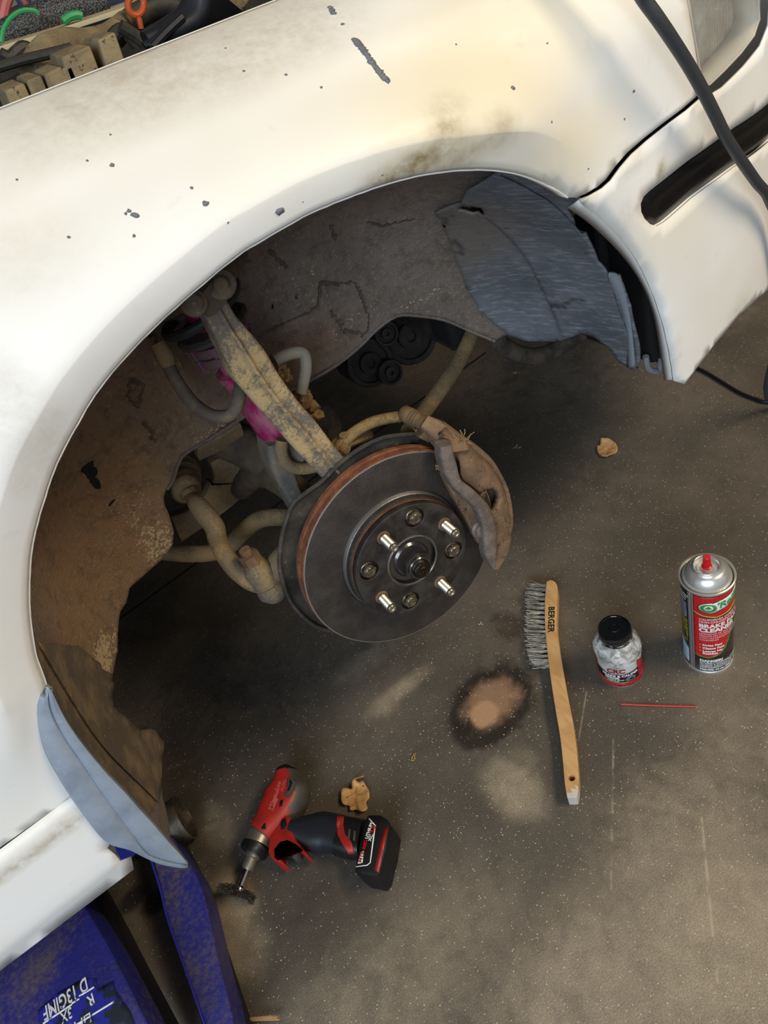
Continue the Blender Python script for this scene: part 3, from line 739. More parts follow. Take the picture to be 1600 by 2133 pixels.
liner = own(fields(sheet('wheel_liner', vs, fs, 'liner_plastic', None, .003, label='blue grey torn plastic wheel liner'),
    brown=[(tuple(WELL2.pt(960, 480)), (.05, .1, .09), .8)], crack=[(tuple(WELL2.pt(*a)), tuple(WELL2.pt(*b)), .0025, .8) for a, b in (((1148, 638), (1215, 622)), ((1148, 636), (1180, 640)), ((925, 455), (975, 600)), ((950, 500), (965, 530)))]))
# turned-out bottom edge of the liner
eo = [onY(a, b, .585) for a, b in ((1268, 572), (1290, 578), (1306, 640), (1314, 700), (1320, 764))]
ei = [onY(a, b, .60) for a, b in ((1266, 585), (1278, 620), (1292, 660), (1302, 710), (1306, 766))]
mat('worn_plastic', '#7d838a', .6, bump=(150, .5, .002))
r_ = ribbon('liner_edge', spl(eo), spl(ei), 'worn_plastic', .003, n=2)
# clip that holds the liner
cm = align(WELL2.pt(993, 612) + V((0, -.004, 0)), (.05, -1, .1))
two('rust_clip', '#5d4636', '#3c3029', 80)
MB().lathe([(.010, -.004), (.0105, 0), (.0098, .0022), (.0060, .0026), (.0050, .0012), (.0026, .0012), (.0024, .0022), (0, .0022)], cm, 28).build('liner_clip', 'rust_clip', liner).matrix_parent_inverse = CARINV
# lower lip of the liner: a dark round duct end
two('duct_black', '#2a2825', '#4b4238', 30)
pts = [onY(*p, .79) for p in ((1040, 715), (1075, 735), (1110, 742), (1150, 732), (1190, 706), (1210, 695))]
own(MB().tube(pts, .013, 12, sub=5).build('duct_edge', 'duct_black'))
# black boxes added behind the bumper corner, standing in for the gap's dark inside
mat('black_void', '#0d0d0e', .7)
bd = MB(); bd.box((.61, .60, .34), (.72, .80, .66)); bd.box((.47, .84, .36), (.72, .90, .70)); bd.box((.60, .66, .40), (.80, 1.9, .55)); own(bd.build('bumper_gap_block', 'black_void', bevel=.01))
pts = [onY(*p, .60) for p in ((1345, 742), (1352, 768), (1372, 772), (1378, 745))]
own(MB().tube(pts, .004, 8, sub=4).build('beam_bracket', 'worn_plastic'))

# ------------------------------------------------------------------ brake rotor and hub
def part(mb, name, m, parent=None, **k):
    """part of the car, or sub-part when parent is a part"""
    o = mb.build(name, m, None, **k); own(o, parent)
    if parent is not None and parent is not car: o.matrix_parent_inverse = Matrix()
    return o
RC = V((.2026, .6187, .3221)); RN = V((-.0559, -.9915, .1175)).normalized(); RU = V((0, 0, 1)).cross(RN).normalized(); RV = RN.cross(RU)
RM = align(RC, RN, RU)
def rp(r, ang, h): return RM @ V((r * math.cos(ang), r * math.sin(ang), h))
def onR(px, py, h): return onP(px, py, RC + RN * h, RN)
def disc_fn(nt):
    n1 = nt.noise(40, 4, .6); n2 = nt.noise(400, 2, .7)
    c = nt.mix(nt.ramp(n1, .35, .7), (*srgb('#322c28'), 1), (*srgb('#3d3631'), 1))
    return c, nt.ramp(n1, .3, .7, .42, .58), n2
mat('rotor_face', '#3b3734', .5, .12, disc_fn)
two('rust', '#6b3d28', '#8a5638', 60, .35, .65, .85, c3='#3c241a', s3=220, bump=(260, .6, .002))
two('rust_brown', '#5e4632', '#7d6044', 50, .35, .65, .85, bump=(220, .6, .002))
mat('bright_edge', '#b9b6b0', .35, .9, bump=(700, .4, .0006))
mat('greasy_black', '#46413d', .22, .6, bump=(90, .4, .002), coat=.9); mat('ring_steel', '#8d8880', .25, .85)
def hubm_fn(nt):
    n1 = nt.noise(50, 5, .6)
    return nt.mix(nt.ramp(n1, .35, .7), (*srgb('#2f2b28'), 1), (*srgb('#48423c'), 1)), nt.ramp(n1, .3, .7, .38, .55)
mat('hub_metal', '#39352f', .45, .4, hubm_fn)
mat('zinc', '#b9b1a0', .34, .95, bump=(300, .25, .0006))
two('bolt_steel', '#9a8f7c', '#6d6252', 200, .4, .6, .35, metal=.85, bump=(300, .3, .0006))
rotor = MB().lathe([(.070, -.006), (.0790, -.005), (.0800, -.0035), (.0814, .0), (.0835, .0003), (.128, .0), (.1293, -.0004), (.1300, -.0014), (.1300, -.0070), (.1292, -.0076), (.1240, -.0080), (.1240, -.0140), (.1292, -.0146), (.1300, -.0152), (.1300, -.0215), (.1290, -.0225), (.07, -.0225)], RM, 128)
ro_ = part(rotor, 'brake_rotor', 'rotor_face', auto=30, label='dark brake rotor with a rusty outer edge')
for mn in ('rust', 'bright_edge'): ro_.data.materials.append(MATS[mn])
for p in ro_.data.polygons:
    q = RM.inverted() @ p.center; r = math.hypot(q.x, q.y)
    if q.z < -.0008 and r > .1: p.material_index = 1
    elif r > .1285: p.material_index = 2
part(MB().lathe([(.0812, -.004), (.0793, .004), (.0785, .0050), (.0778, .0046)], RM, 96, cap=False), 'rotor_step', 'bright_edge', ro_)
hat = part(MB().lathe([(.0782, -.004), (.0775, .0085), (.0765, .0105), (.0745, .0112)], RM, 96, cap=False), 'rotor_hat', 'rotor_face', ro_)
part(MB().lathe([(.0748, .008), (.0748, .0145)], RM, 96, cap=False), 'rust_ring', 'rust', ro_)
HUB = RM @ Matrix.Translation((0, 0, .0232)); A0 = 1.9247
PLANE = Surf(lambda a, b: HUB @ V((a, b, 0)), -.1, .1, 2, -.1, .1, 2)
circ = lambda cx, cy, r, n=40: [(cx + r * math.cos(i * 2 * math.pi / n), cy + r * math.sin(i * 2 * math.pi / n)) for i in range(n)]
bolt_a = [A0 + math.pi / 4 + i * math.pi / 2 for i in range(4)]
vs, fs = PLANE.patch(circ(0, 0, .0746, 96), .008, holes=[circ(0, 0, .0305, 48)] + [circ(.0572 * math.cos(a), .0572 * math.sin(a), .0122, 28) for a in bolt_a])
hub = own(sheet('wheel_hub', vs, fs, 'hub_metal', None, .009, auto=30, label='dark hub flange with studs, bolts and a greasy axle nut'))
md = hub.modifiers.new('bevel', 'BEVEL'); md.width = .0008; md.segments = 2
def sub(mb, name, m, **k): return part(mb, name, m, hub, **k)
for a in bolt_a:
    B = HUB @ Matrix.Translation((.0572 * math.cos(a), .0572 * math.sin(a), 0)) @ Matrix.Rotation(a * 3.1, 4, 'Z')
    sub(MB().lathe([(.0124, -.0055), (0, -.0055)], B, 24), 'bolt_seat', 'rust')
    hx = [(.0092 * math.cos(i * math.pi / 3), .0092 * math.sin(i * math.pi / 3)) for i in range(6)]
    b = MB(); b.prism(hx, -.0054, .0022, B, .0012); b.lathe([(.0100, -.0054), (.0098, -.0035), (.009, -.003)], B, 24); b.lathe([(.0056, .0023), (.0050, .0030), (.0042, .0026), (0, .0026)], B, 20)
    tv, tf = text_mesh('10.9', .0042, .0001, 'CENTER'); b.add([V((v.x, v.y, .0031)) for v in tv], tf, B)
    sub(b, 'hub_bolt', 'bolt_steel', auto=25)
prof = [(.0062, -.002), (.0062, .004)]
for i in range(14): prof += [(.0061, .0045 + i * .0015), (.0054, .00525 + i * .0015)]
prof += [(.0052, .0256), (.0050, .0275), (.0043, .0285), (.0022, .0285), (.0015, .0278), (0, .0278)]
for i in range(4):
    a = A0 + i * math.pi / 2; B = HUB @ Matrix.Translation((.05715 * math.cos(a), .05715 * math.sin(a), 0))
    sub(MB().lathe(prof, B, 20), 'wheel_stud', 'zinc', auto=20)
    sub(MB().lathe([(.0085, .0002), (.0082, .0012), (.0062, .0016)], B, 20), 'stud_collar', 'rust_brown')
sub(MB().lathe([(.0345, -.001), (.0340, .0008), (.0325, .0016), (.0312, .0008), (.0305, -.004)], HUB, 64, cap=False), 'hub_bore_ring', 'ring_steel')
sub(MB().lathe([(.0306, -.004), (.029, -.007), (.018, -.007), (.0, -.007)], HUB, 64), 'bore_floor', 'greasy_black')
nb_ = MB(); nb_.lathe([(.0235, -.007), (.0235, -.0035), (.021, -.001)], HUB, 48)
nb_.prism([(.0188 * math.cos(i * math.pi / 3 + .25), .0188 * math.sin(i * math.pi / 3 + .25)) for i in range(6)], -.002, .0150, HUB, .0016)
nb_.lathe([(.0150, .0149), (.0148, .0185), (.0135, .0200), (.0115, .0200)], HUB, 36)
sub(nb_, 'axle_nut', 'greasy_black', auto=25)
two('greasy_rust', '#1c1412', '#7a4526', 140, .55, .68, .25, metal=.3, bump=(160, .6, .002))
pr = [(.0118, .014)]
for i in range(5): pr += [(.0118, .016 + i * .0016), (.0112, .0168 + i * .0016)]
pr += [(.0105, .0248), (.0085, .0258), (.0034, .0258), (.0024, .0240), (0, .0240)]
sub(MB().lathe(pr, HUB, 32), 'axle_stub', 'greasy_rust', auto=25)

# splash shield behind the disc
two('shield_metal', '#33312e', '#524c45', 30, .35, .7, .5, metal=.2, c3='#777068', s3=120, t3=.66)
SH = [(880, 906), (863, 905), (830, 907), (796, 913), (749, 935), (705, 968), (671, 1002), (637, 1027), (612, 1047), (597, 1080), (585, 1130), (582, 1174), (590, 1215), (607, 1255), (637, 1289), (671, 1309), (720, 1318)]
sho = spl([onR(a, b, -.030) for a, b in SH], 5)
inn_ = [RC + RN * -.030 + (p - RC + RN * .030) * .45 for p in sho]
vs = [v for a, b in zip(sho, inn_) for v in (a, a.lerp(b, .06) + RN * -.003, a.lerp(b, .3) + RN * -.002, b)]
fs = [(4 * i + j, 4 * i + j + 1, 4 * i + 5 + j, 4 * i + 4 + j) for i in range(len(sho) - 1) for j in range(3)]
shield = own(sheet('splash_shield', vs, fs, 'shield_metal', None, .0015, label='thin grey splash shield behind the rotor'))
part(MB().tube(sho, .0028, 8), 'rolled_edge', 'shield_metal', shield)

# ------------------------------------------------------------------ caliper bracket
two('caliper_iron', '#6b5543', '#85694d', 40, .35, .65, .75, c3='#4b3d32', s3=180, t3=.6, bump=(200, .6, .003))
two('caliper_worn', '#85796f', '#6d6057', 60, .35, .65, .55, metal=.35, c3='#a79c92', s3=240, t3=.64, bump=(260, .6, .002))
# outer bridge, a curved shell with an oval window
I_ = [onR(*p, h) for p, h in (((918, 915), .004), ((945, 940), .008), ((958, 965), .010), ((962, 998), .010), ((985, 1016), .010), ((1008, 1040), .010), ((1022, 1070), .010), ((1031, 1105), .010), ((1030, 1140), .010))]
O_ = [onR(*p, h) for p, h in (((930, 888), -.004), ((965, 914), -.004), ((1002, 940), -.004), ((1032, 968), -.004), ((1049, 996), -.004), ((1060, 1022), -.004), ((1067, 1057), -.004), ((1069, 1092), -.004), ((1060, 1130), -.004))]
I_ = resample(spl(I_, 6), 41); O_ = resample(spl(O_, 6), 41)
def shell(a, b):
    t = max(0, min(39.999, a * 40)); i = int(t); f = t - i
    p = I_[i].lerp(I_[i + 1], f); q = O_[i].lerp(O_[i + 1], f); m_ = p.lerp(q, b)
    toc = (ORG - m_).normalized()
    return m_ + toc * (.010 * math.sin(math.pi * min(1, max(0, b)))) + RN * (-.022 * max(0, b - .8) / .2 if b > .8 else 0) * .6
SHELL = Surf(shell, 0, 1, 60, 0, 1, 20)
win = [SHELL.hit(*p) for p in ((999, 1031), (1010, 1021), (1030, 1016), (1042, 1024), (1046, 1036), (1042, 1049), (1035, 1060), (1026, 1068), (1014, 1048))]
vs, fs = Surf.patch(SHELL, [(0, 0)] + [(i / 20, 0) for i in range(1, 21)] + [(1, 1)] + [(1 - i / 20, 1) for i in range(1, 21)], .045, holes=[[V(p) for p in win]])
cb = own(sheet('brake_caliper', vs, fs, 'caliper_iron', None, .009, auto=40, label='dusty brown cast iron brake caliper bracket'))
# side of the shell that turns away from the camera
vs = []; 
for i in range(41): vs += [O_[i], O_[i] + RN * -.012 + RU * .004, O_[i] + RN * -.034 + RU * .001]
fs = [(3 * i + j, 3 * i + j + 1, 3 * i + 4 + j, 3 * i + 3 + j) for i in range(40) for j in range(2)]
o = own(sheet('caliper_back', vs, fs, 'caliper_iron', None, .008, toward=(1.2, .5, .6)), cb); o.matrix_parent_inverse = Matrix()
def cstrap(name, L, R, h, fr, bk, m, n=30, **k):
    hh = h if callable(h) else (lambda f: h)
    A = [onR(*p, hh(i / (len(L) - 1))) for i, p in enumerate(L)]; B = [onR(*p, hh(i / (len(R) - 1))) for i, p in enumerate(R)]
    o = strap(A, B, fr, bk, n, m=m, name=name, **k); own(o, cb); o.matrix_parent_inverse = Matrix(); return o
cstrap('caliper_arm', [(914, 926), (913, 948), (919, 972), (928, 992), (936, 1008), (950, 1026), (972, 1043), (988, 1061), (998, 1082), (1003, 1108), (1005, 1135), (1008, 1158), (1022, 1180)],
       [(938, 924), (944, 948), (951, 970), (956, 992), (966, 1006), (987, 1020), (1008, 1042), (1022, 1066), (1030, 1092), (1033, 1118), (1033, 1140), (1031, 1162), (1029, 1181)], .022, .006, .013, 'caliper_worn', 36, rnd=.6)
cstrap('caliper_neck', [(872, 890), (888, 905), (905, 920), (916, 934), (922, 950)], [(893, 868), (922, 884), (948, 906), (966, 922), (975, 944)], lambda f: -.022 + .034 * f, .010, .016, 'caliper_iron', 18, rnd=.5)
cstrap('pad_carrier', [(920, 985), (926, 1002), (940, 1030), (953, 1055), (968, 1080), (983, 1105), (996, 1128)], [(936, 990), (955, 1008), (985, 1035), (1002, 1065), (1006, 1090), (1006, 1110), (1008, 1132)], .010, .003, .010, 'caliper_iron', 20)
cstrap('carrier_wall', [(1000, 1020), (1012, 1045), (1020, 1075)], [(1040, 1010), (1050, 1040), (1048, 1075)], -.022, .002, .006, 'caliper_iron', 10)
cstrap('lower_lug', [(1030, 1118), (1031, 1140), (1027, 1160), (1024, 1181)], [(1063, 1124), (1058, 1145), (1048, 1162), (1034, 1181)], .004, .007, .014, 'caliper_iron', 12, rnd=.6)
B = align(onR(1000, 1100, .012), RN, RU); o = MB().lathe([(.013, -.004), (.013, .002), (.010, .004), (.0095, .0075), (.008, .0082), (0, .0082)], B, 28).build('pad_piston', 'caliper_worn'); own(o, cb).matrix_parent_inverse = Matrix()
# slide pin boot: ribbed rubber sleeve parallel to the axle
two('boot_dust', '#7b6140', '#5c4931', 50, .35, .65, .85, bump=(260, .5, .002))
b0 = onR(838, 858, -.072); b1 = onR(898, 892, -.026); ax = (b1 - b0).normalized(); Lb = (b1 - b0).length
pr = [(.0, 0), (.007, .0), (.0098, .003), (.0104, .010)]
for i in range(4): pr += [(.0108, .014 + i * .0045), (.0088, .01625 + i * .0045)]
pr += [(.0100, .034), (.0104, .042), (.0098, Lb), (.0, Lb)]
o = MB().lathe(pr, align(b0, ax), 28).build('slide_pin_boot', 'boot_dust', auto=60); own(o, cb).matrix_parent_inverse = Matrix()
o = strap([onR(868, 912, -.02), onR(880, 900, -.02)], [onR(893, 918, -.02), onR(897, 902, -.02)], .004, .01, 8, m=MATS['boot_dust'], name='boot_bracket'); own(o, cb).matrix_parent_inverse = Matrix()
# a scrap of dead grass caught on the bracket
sg = MB()
for i in range(26):
    c = onR(*((963, 918) if i < 18 else (914, 972)), .004) + V((R3() - .5, R3() - .5, R3() - .5)) * .008; d = V((R3() - .5, R3() - .7, R3() - .3)) * (.02 if i < 18 else .010)
    sg.tube([c, c + d * .5 + V((R3() - .5, R3() - .5, R3() - .5)) * .004, c + d], .0005, 4)
mat('dry_fibre', '#b08f62', .9); o = sg.build('grass_scrap', 'dry_fibre', kind='stuff'); own(o, cb).matrix_parent_inverse = Matrix()

# ------------------------------------------------------------------ steering knuckle and links
def sand_fn(c1, c2, c3):
    def f(nt):
        n1 = nt.noise(22, 5, .6); n2 = nt.noise(240, 3, .8)
        k = nt.ramp(nt.math('ADD', n1, nt.math('MULTIPLY', nt.math('SUBTRACT', n2, .5), .55)), .40, .58)
        c = nt.mix(k, (*srgb(c1), 1), (*srgb(c2), 1))
        return nt.mix(nt.math('MULTIPLY', nt.ramp(n2, .6, .75), .4), c, (*srgb(c3), 1)), .85, nt.math('ADD', nt.math('MULTIPLY', k, .7), n2)
    return f
mat('knuckle_dust', '#a08557', .85, fn=sand_fn('#6f675d', '#b39a70', '#4b443c'))
mat('arm_dust', '#7d6747', .85, fn=sand_fn('#79684e', '#957c57', '#54462f'))
KL = [(415, 645), (428, 668), (440, 695), (460, 740), (480, 780), (500, 804), (530, 840), (565, 880), (605, 925), (640, 962), (672, 998)]
KR = [(466, 620), (478, 640), (490, 660), (530, 707), (560, 747), (590, 795), (632, 850), (660, 882), (712, 948), (735, 975), (760, 1003)]
ky = lambda f: .662 + .018 * f
def cY(pxs, fy): return [onY(*p, fy(i / (len(pxs) - 1))) for i, p in enumerate(pxs)]
kn = own(strap(cY(KL, ky), cY(KR, ky), .008, .020, 40, ridge=(.06, .004, .0035), m=MATS['knuckle_dust'], name='steering_knuckle', rnd=.3, label='sand crusted steering knuckle arm'))
# upper arm head with two bushings
two('arm_dark', '#4c4239', '#65563f', 40, .35, .65, .8)
ua = own(strap([onY(385, 625, .65), onY(420, 650, .655)], [onY(440, 572, .65), onY(478, 612, .655)], .010, .03, 10, m=MATS['arm_dark'], name='upper_control_arm', rnd=.6))
two('bushing_brown', '#5b4d3f', '#73634c', 60, .35, .65, .8, c3='#8d887c', s3=160, t3=.64)
for px, r, rr in (((460, 592), .0140, .0068), ((403, 631), .0125, .0085)):
    B = align(onY(*px, .642), ORG - onY(*px, .642)); o = MB().lathe([(r, -.03), (r, -.002), (r - .001, .001), (r * .75, .002), (rr, .002), (rr, .0085), (rr * .8, .0098), (0, .0098)], B, 28).build('arm_bushing', 'bushing_brown'); own(o, ua).matrix_parent_inverse = Matrix()
part(MB().tube([onY(430, 590, .66), onY(330, 640, .75), onY(300, 650, .80)], [.016, .014, .014], 12), 'control_arm_link', 'arm_dark', ua)
part(MB().tube([onY(440, 585, .66), onY(470, 560, .72), onY(490, 530, .80)], [.016, .014, .014], 12), 'control_arm_link', 'arm_dark', ua)
# coilover: magenta sleeve, lock rings, black spring
def pink_fn(nt):
    n1 = nt.noise(30, 5, .7, stretch=(1, 1, .5))
    c = nt.mix(nt.ramp(n1, .48, .66), (*srgb('#a3195f'), 1), (*srgb('#b06a80'), 1))
    return nt.mix(nt.math('MULTIPLY', nt.ramp(nt.noise(120, 4, .7), .56, .7), .5), c, (*srgb('#8d7a68'), 1)), .45
mat('magenta_metal', '#a3195f', .45, .15, pink_fn)
mat('spring_black', '#2b2a2a', .6, bump=(120, .4, .002))
sb = onY(590, 912, .752); st = onY(385, 590, .772); sd = (st - sb).normalized(); sL = (st - sb).length
SM = align(sb, sd)
cov = part(MB().lathe([(.016, -.004), (.0235, .0), (.0245, .003), (.0245, .100), (.0270, .1005), (.0270, .108), (.0245, .1085), (.018, .1086), (.018, sL + .05)], SM, 40), 'coilover', 'magenta_metal', auto=30, label='magenta coilover damper')
two('perch_grey', '#3d3833', '#5b5044', 50, .4, .7, .7)
rings_ = []
for h0 in (.128, .141):
    ringm = MB(); rings_.append(ringm)
    ringm.lathe([(.021, h0), (.033, h0), (.0345, h0 + .002), (.0345, h0 + .009), (.033, h0 + .011), (.021, h0 + .011)], SM, 40)
    for i in range(6): 
        a = i * math.pi / 3 + .3; ringm.box((.030, -.004, h0 - .0005), (.0365, .004, h0 + .0115), SM @ Matrix.Rotation(a, 4, 'Z'))
two('dusty_pink', '#75415a', '#5f5048', 60, .4, .7, .6, bump=(160, .3, .001))
for ringm in rings_: part(ringm, 'lock_ring', 'dusty_pink', cov)
part(MB().lathe([(.018, .156), (.038, .156), (.042, .158), (.042, .162), (.038, .165), (.018, .165)], SM, 40), 'spring_perch', 'perch_grey', cov)
part(MB().tube([SM @ V((.045 * math.cos(t * .35), .045 * math.sin(t * .35), .170 + t * .00135)) for t in range(0, 110)], .0058, 10), 'coil_spring', 'spring_black', cov)
# damper fork straddling the driveshaft
two('fork_metal', '#5d5c58', '#7a6f60', 30, .4, .65, .65, c3='#8e7b58', s3=120, t3=.6, bump=(160, .4, .002))
fk = own(strap(cY([(553, 922), (556, 950), (566, 985), (585, 1020), (604, 1054), (625, 1090)], lambda f: .735), cY([(592, 912), (602, 945), (612, 980), (620, 1010), (634, 1040), (655, 1075)], lambda f: .735), .010, .03, 20, m=MATS['fork_metal'], name='damper_fork', rnd=.5, label='blue grey damper fork'))
B = align(onY(613, 945, .715), ORG - onY(613, 945, .715)); part(MB().lathe([(.014, -.02), (.014, -.001), (.013, .0), (0, .0)], B, 24), 'fork_bolt', 'fork_metal', fk)
part(MB().tube([onY(*p, .705) for p in ((588, 915), (586, 938), (592, 958), (607, 972), (630, 976), (655, 972))], .0075, 12, sub=6), 'fork_hose', 'arm_dust', fk)
# brake hoses, sensor lead
two('hose_rubber', '#5b5148', '#75664f', 50, .4, .65, .8, bump=(200, .4, .002))
ho = part(MB().tube([onY(*p, y) for p, y in (((335, 735), .765), ((352, 765), .76), ((375, 805), .75), ((405, 842), .735), ((440, 865), .715), ((475, 866), .70), ((492, 848), .695), ((499, 820), .70), ((502, 792), .715))], .0072, 12, sub=6), 'brake_hose', 'hose_rubber')
part(MB().tube([onY(328, 715, .77), onY(345, 745, .763), onY(352, 762, .76)], [.0085, .010, .008], 12), 'hose_ferrule', 'arm_dust', ho)
hb = MB(); 
hb.add([onY(*p, y) for y in (.766, .772) for p in ((320, 752), (362, 735), (380, 765), (374, 768), (358, 742), (322, 762))], [(0, 1, 4, 5), (1, 2, 3, 4), (6, 11, 10, 7), (7, 10, 9, 8), (0, 6, 7, 1), (1, 7, 8, 2), (2, 8, 9, 3), (3, 9, 10, 4), (4, 10, 11, 5), (5, 11, 6, 0)]); part(hb, 'hose_bracket', 'arm_dust', ho)
part(MB().tube([onY(*p, .79) for p in ((316, 700), (322, 715), (330, 730))], .004, 8), 'brake_line', 'arm_dust', ho)
mat('hose_tan', '#8a7048', .85, fn=sand_fn('#77603f', '#957a4e', '#5b4930'))
ch_ = part(MB().tube([onY(*p, .70) for p in ((700, 950), (708, 932), (722, 915), (745, 896), (775, 880), (805, 872), (832, 868))], [.0085, .0085, .0075, .0070, .0070, .0070, .0070], 12, sub=6), 'caliper_hose', 'hose_tan')
part(MB().tube([onY(702, 925, .70), onY(716, 938, .70)], .0105, 10), 'hose_fitting', 'hose_tan', ch_)
part(MB().tube([onY(716, 905, .70), onY(722, 925, .70), onY(770, 905, .72)], .006, 8), 'hose_tab', 'hose_tan', ch_)
sw = part(MB().tube([onY(*p, .715) for p in ((572, 752), (590, 742), (612, 735), (629, 735), (636, 746), (637, 770), (632, 795), (627, 818))], .0068, 12, sub=6), 'sensor_lead', mat('lead_grey', '#8c8578', .7, bump=(160, .5, .002)))
mud = MB()
for px, r in (((582, 762), .011), ((592, 780), .009), ((635, 828), .014), ((648, 845), .012), ((655, 865), .011), ((645, 880), .008), ((572, 748), .008), ((603, 790), .006)):
    c = onY(*px, .725); vs_ = []; n_ = 8
    bmx = bmesh.new(); bmesh.ops.create_icosphere(bmx, subdivisions=2, radius=r)
    for v in bmx.verts: v.co *= .75 + .6 * noise.noise(v.co * 160 + V((px[0], 0, 0)))
    mud.add([c + v.co for v in bmx.verts], [[v.index for v in f.verts] for f in bmx.faces]); bmx.free()
part(mud, 'mud_clods', mat('mud_tan', '#94764b', .95, bump=(180, .8, .004)), sw, kind='stuff')
# driveshaft boot, radius rod, tie rod, sway bar
bt = MB(); b0, b1 = onY(668, 905, .80), onY(640, 850, .83); ax = (b1 - b0).normalized()
bt.lathe([(0, 0), (.02, 0), (.034, .006), (.030, .014), (.036, .02), (.030, .028), (.034, .035), (.024, .05), (.012, .06), (.012, .30)], align(b0, V((.05, 1, -.05))), 28); part(bt, 'drive_axle', 'duct_black')
part(MB().tube([onY(*p, y) for p, y in (((990, 680), .84), ((960, 745), .80), ((925, 800), .76), ((880, 862), .72), ((850, 900), .70))], .0105, 14, sub=5), 'radius_rod', 'arm_dust', label='brown dusty radius rod')
tr = part(MB().tube([onY(*p, y) for p, y in (((386, 1018), .84), ((397, 1034), .825), ((412, 1052), .80), ((430, 1075), .785), ((447, 1098), .775), ((453, 1122), .765), ((466, 1152), .74), ((490, 1185), .715), ((524, 1212), .695), ((556, 1222), .69))],
     [.0075, .0075, .0120, .0132, .0128, .0120, .0115, .0115, .0112, .010], 16, sub=6), 'tie_rod', 'arm_dust', label='dusty kinked tie rod')
pr = [(0, 0)] + [(.030 - .010 * i / 6 if i % 2 == 0 else .024 - .008 * i / 6, .008 * i) for i in range(7)] + [(.012, .058), (0, .058)]
e0, e1 = onY(372, 990, .89), onY(392, 1028, .83); part(MB().lathe(pr, align(e0, e1 - e0), 28), 'tie_rod_boot', 'arm_dust', tr, auto=60)
part(MB().tube([onY(392, 1025, .83), onY(397, 1033, .825)], .0125, 16), 'boot_clamp', 'hose_tan', tr)
mat('joint_grey', '#6d6250', .8, fn=sand_fn('#5f5b55', '#85714f', '#8d8a84'))
ba = onY(551, 1205, .69); bx = V((.02, -.15, -1)).normalized(); BM_ = align(ba - bx * .030, bx)
part(MB().lathe([(0, 0), (.010, 0), (.014, .006), (.0175, .012), (.0190, .022), (.0190, .034), (.0150, .038), (.0185, .044), (.0190, .052), (.013, .062), (0, .064)], BM_, 28), 'ball_joint', 'joint_grey', tr)
part(MB().prism([(.0125 * math.cos(i * math.pi / 3), .0125 * math.sin(i * math.pi / 3)) for i in range(6)], -.012, .003, BM_, 0), 'castle_nut', 'rust_brown', tr)
part(MB().tube([BM_ @ V((0, 0, -.020)), BM_ @ V((0, 0, -.005))], .007, 12), 'joint_stud', 'rust_brown', tr)
part(MB().tube([ba, ba + V((.05, .0, .012)), ba + V((.10, .0, .03))], [.017, .016, .02], 14), 'steering_arm', 'joint_grey', kn)
part(MB().tube([onY(*p, y) for p, y in (((300, 1140), .90), ((345, 1150), .88), ((400, 1154), .86), ((448, 1150), .845), ((482, 1133), .83), ((512, 1102), .81), ((545, 1081), .79), ((600, 1077), .77), ((680, 1085), .77))], .0118, 16, sub=6), 'sway_bar', 'arm_dust', label='brown dusty sway bar')
# lower arm plates and subframe seen through the opening
lo = own(strap(cY([(430, 948), (438, 985), (425, 1030), (395, 1062), (355, 1075)], lambda f: .90), cY([(485, 955), (515, 1012), (500, 1036), (440, 1085), (378, 1128)], lambda f: .90), .003, .012, 20, m=MATS['arm_dust'], name='subframe_plate', rnd=.3))
part(MB().tube([onY(*p, y) for p, y in (((440, 905), .92), ((500, 925), .90), ((540, 960), .86), ((570, 1000), .84))], [.03, .03, .024, .02], 14, sub=4), 'lower_arm', 'arm_dark')
part(MB().tube([onY(*p, y) for p, y in (((500, 1020), .90), ((540, 985), .86), ((600, 1010), .80), ((650, 1060), .72))], [.016, .020, .020, .018], 12, sub=4), 'lower_arm_leg', 'arm_dark')
own(strap(cY([(398, 938), (440, 916), (506, 878)], lambda f: .845), cY([(425, 952), (455, 938), (500, 908)], lambda f: .86), .003, .012, 12, m=MATS['arm_dust'], name='rail_bracket', rnd=.4))
# compressor pulleys deep in the dark
two('engine_dark', '#24201c', '#352f28', 40, .4, .65, .7)
for px, r, y in (((855, 700), .052, 1.08), ((772, 757), .042, 1.05), ((815, 776), .022, 1.02), ((806, 695), .021, 1.04)):
    part(MB().lathe([(r, -.09), (r, -.004), (r * .96, 0), (r * .8, 0), (r * .78, -.008), (r * .45, -.008), (r * .43, .002), (r * .2, .003), (r * .18, -.004), (0, -.004)], align(onY(*px, y), (-.15, -1, .35)), 40), 'compressor_pulley', 'engine_dark')
# engine block, subframe and floor pan: the mass that shades the ground below the car
ub = MB(); ub.box((-.25, 1.25, .30), (.42, 1.9, .72)); ub.box((-.2, 1.3, .24), (.3, 1.7, .32)); part(ub, 'engine_block', 'engine_dark', bevel=.02)
ub = MB(); ub.box((-2.6, .62, .30), (-.24, 2.0, .34)); ub.box((-.34, .82, .30), (-.24, 2.0, .9)); ub.box((-.3, .84, .47), (.0, .88, .56)); ub.box((-2.6, 2.0, .28), (1.0, 2.03, .85)); part(ub, 'floor_pan', 'engine_dark', bevel=.01)
ub = MB(); ub.box((.48, .86, .34), (.56, 1.95, .80)); part(ub, 'radiator_support', 'engine_dark', bevel=.01)

# ------------------------------------------------------------------ things on the floor
def thing(name, loc, label, cat, rot=0.0, group=None):
    return empty(name, loc, (0, 0, rot), label=label, cat=cat, group=group)
def under(o, t):
    """parent an object modelled in world space to a thing"""
    o.parent = t; o.matrix_parent_inverse = Matrix.LocRotScale(t.location, t.rotation_euler, None).inverted(); return o
def under2(o, p): o.parent = p; return o

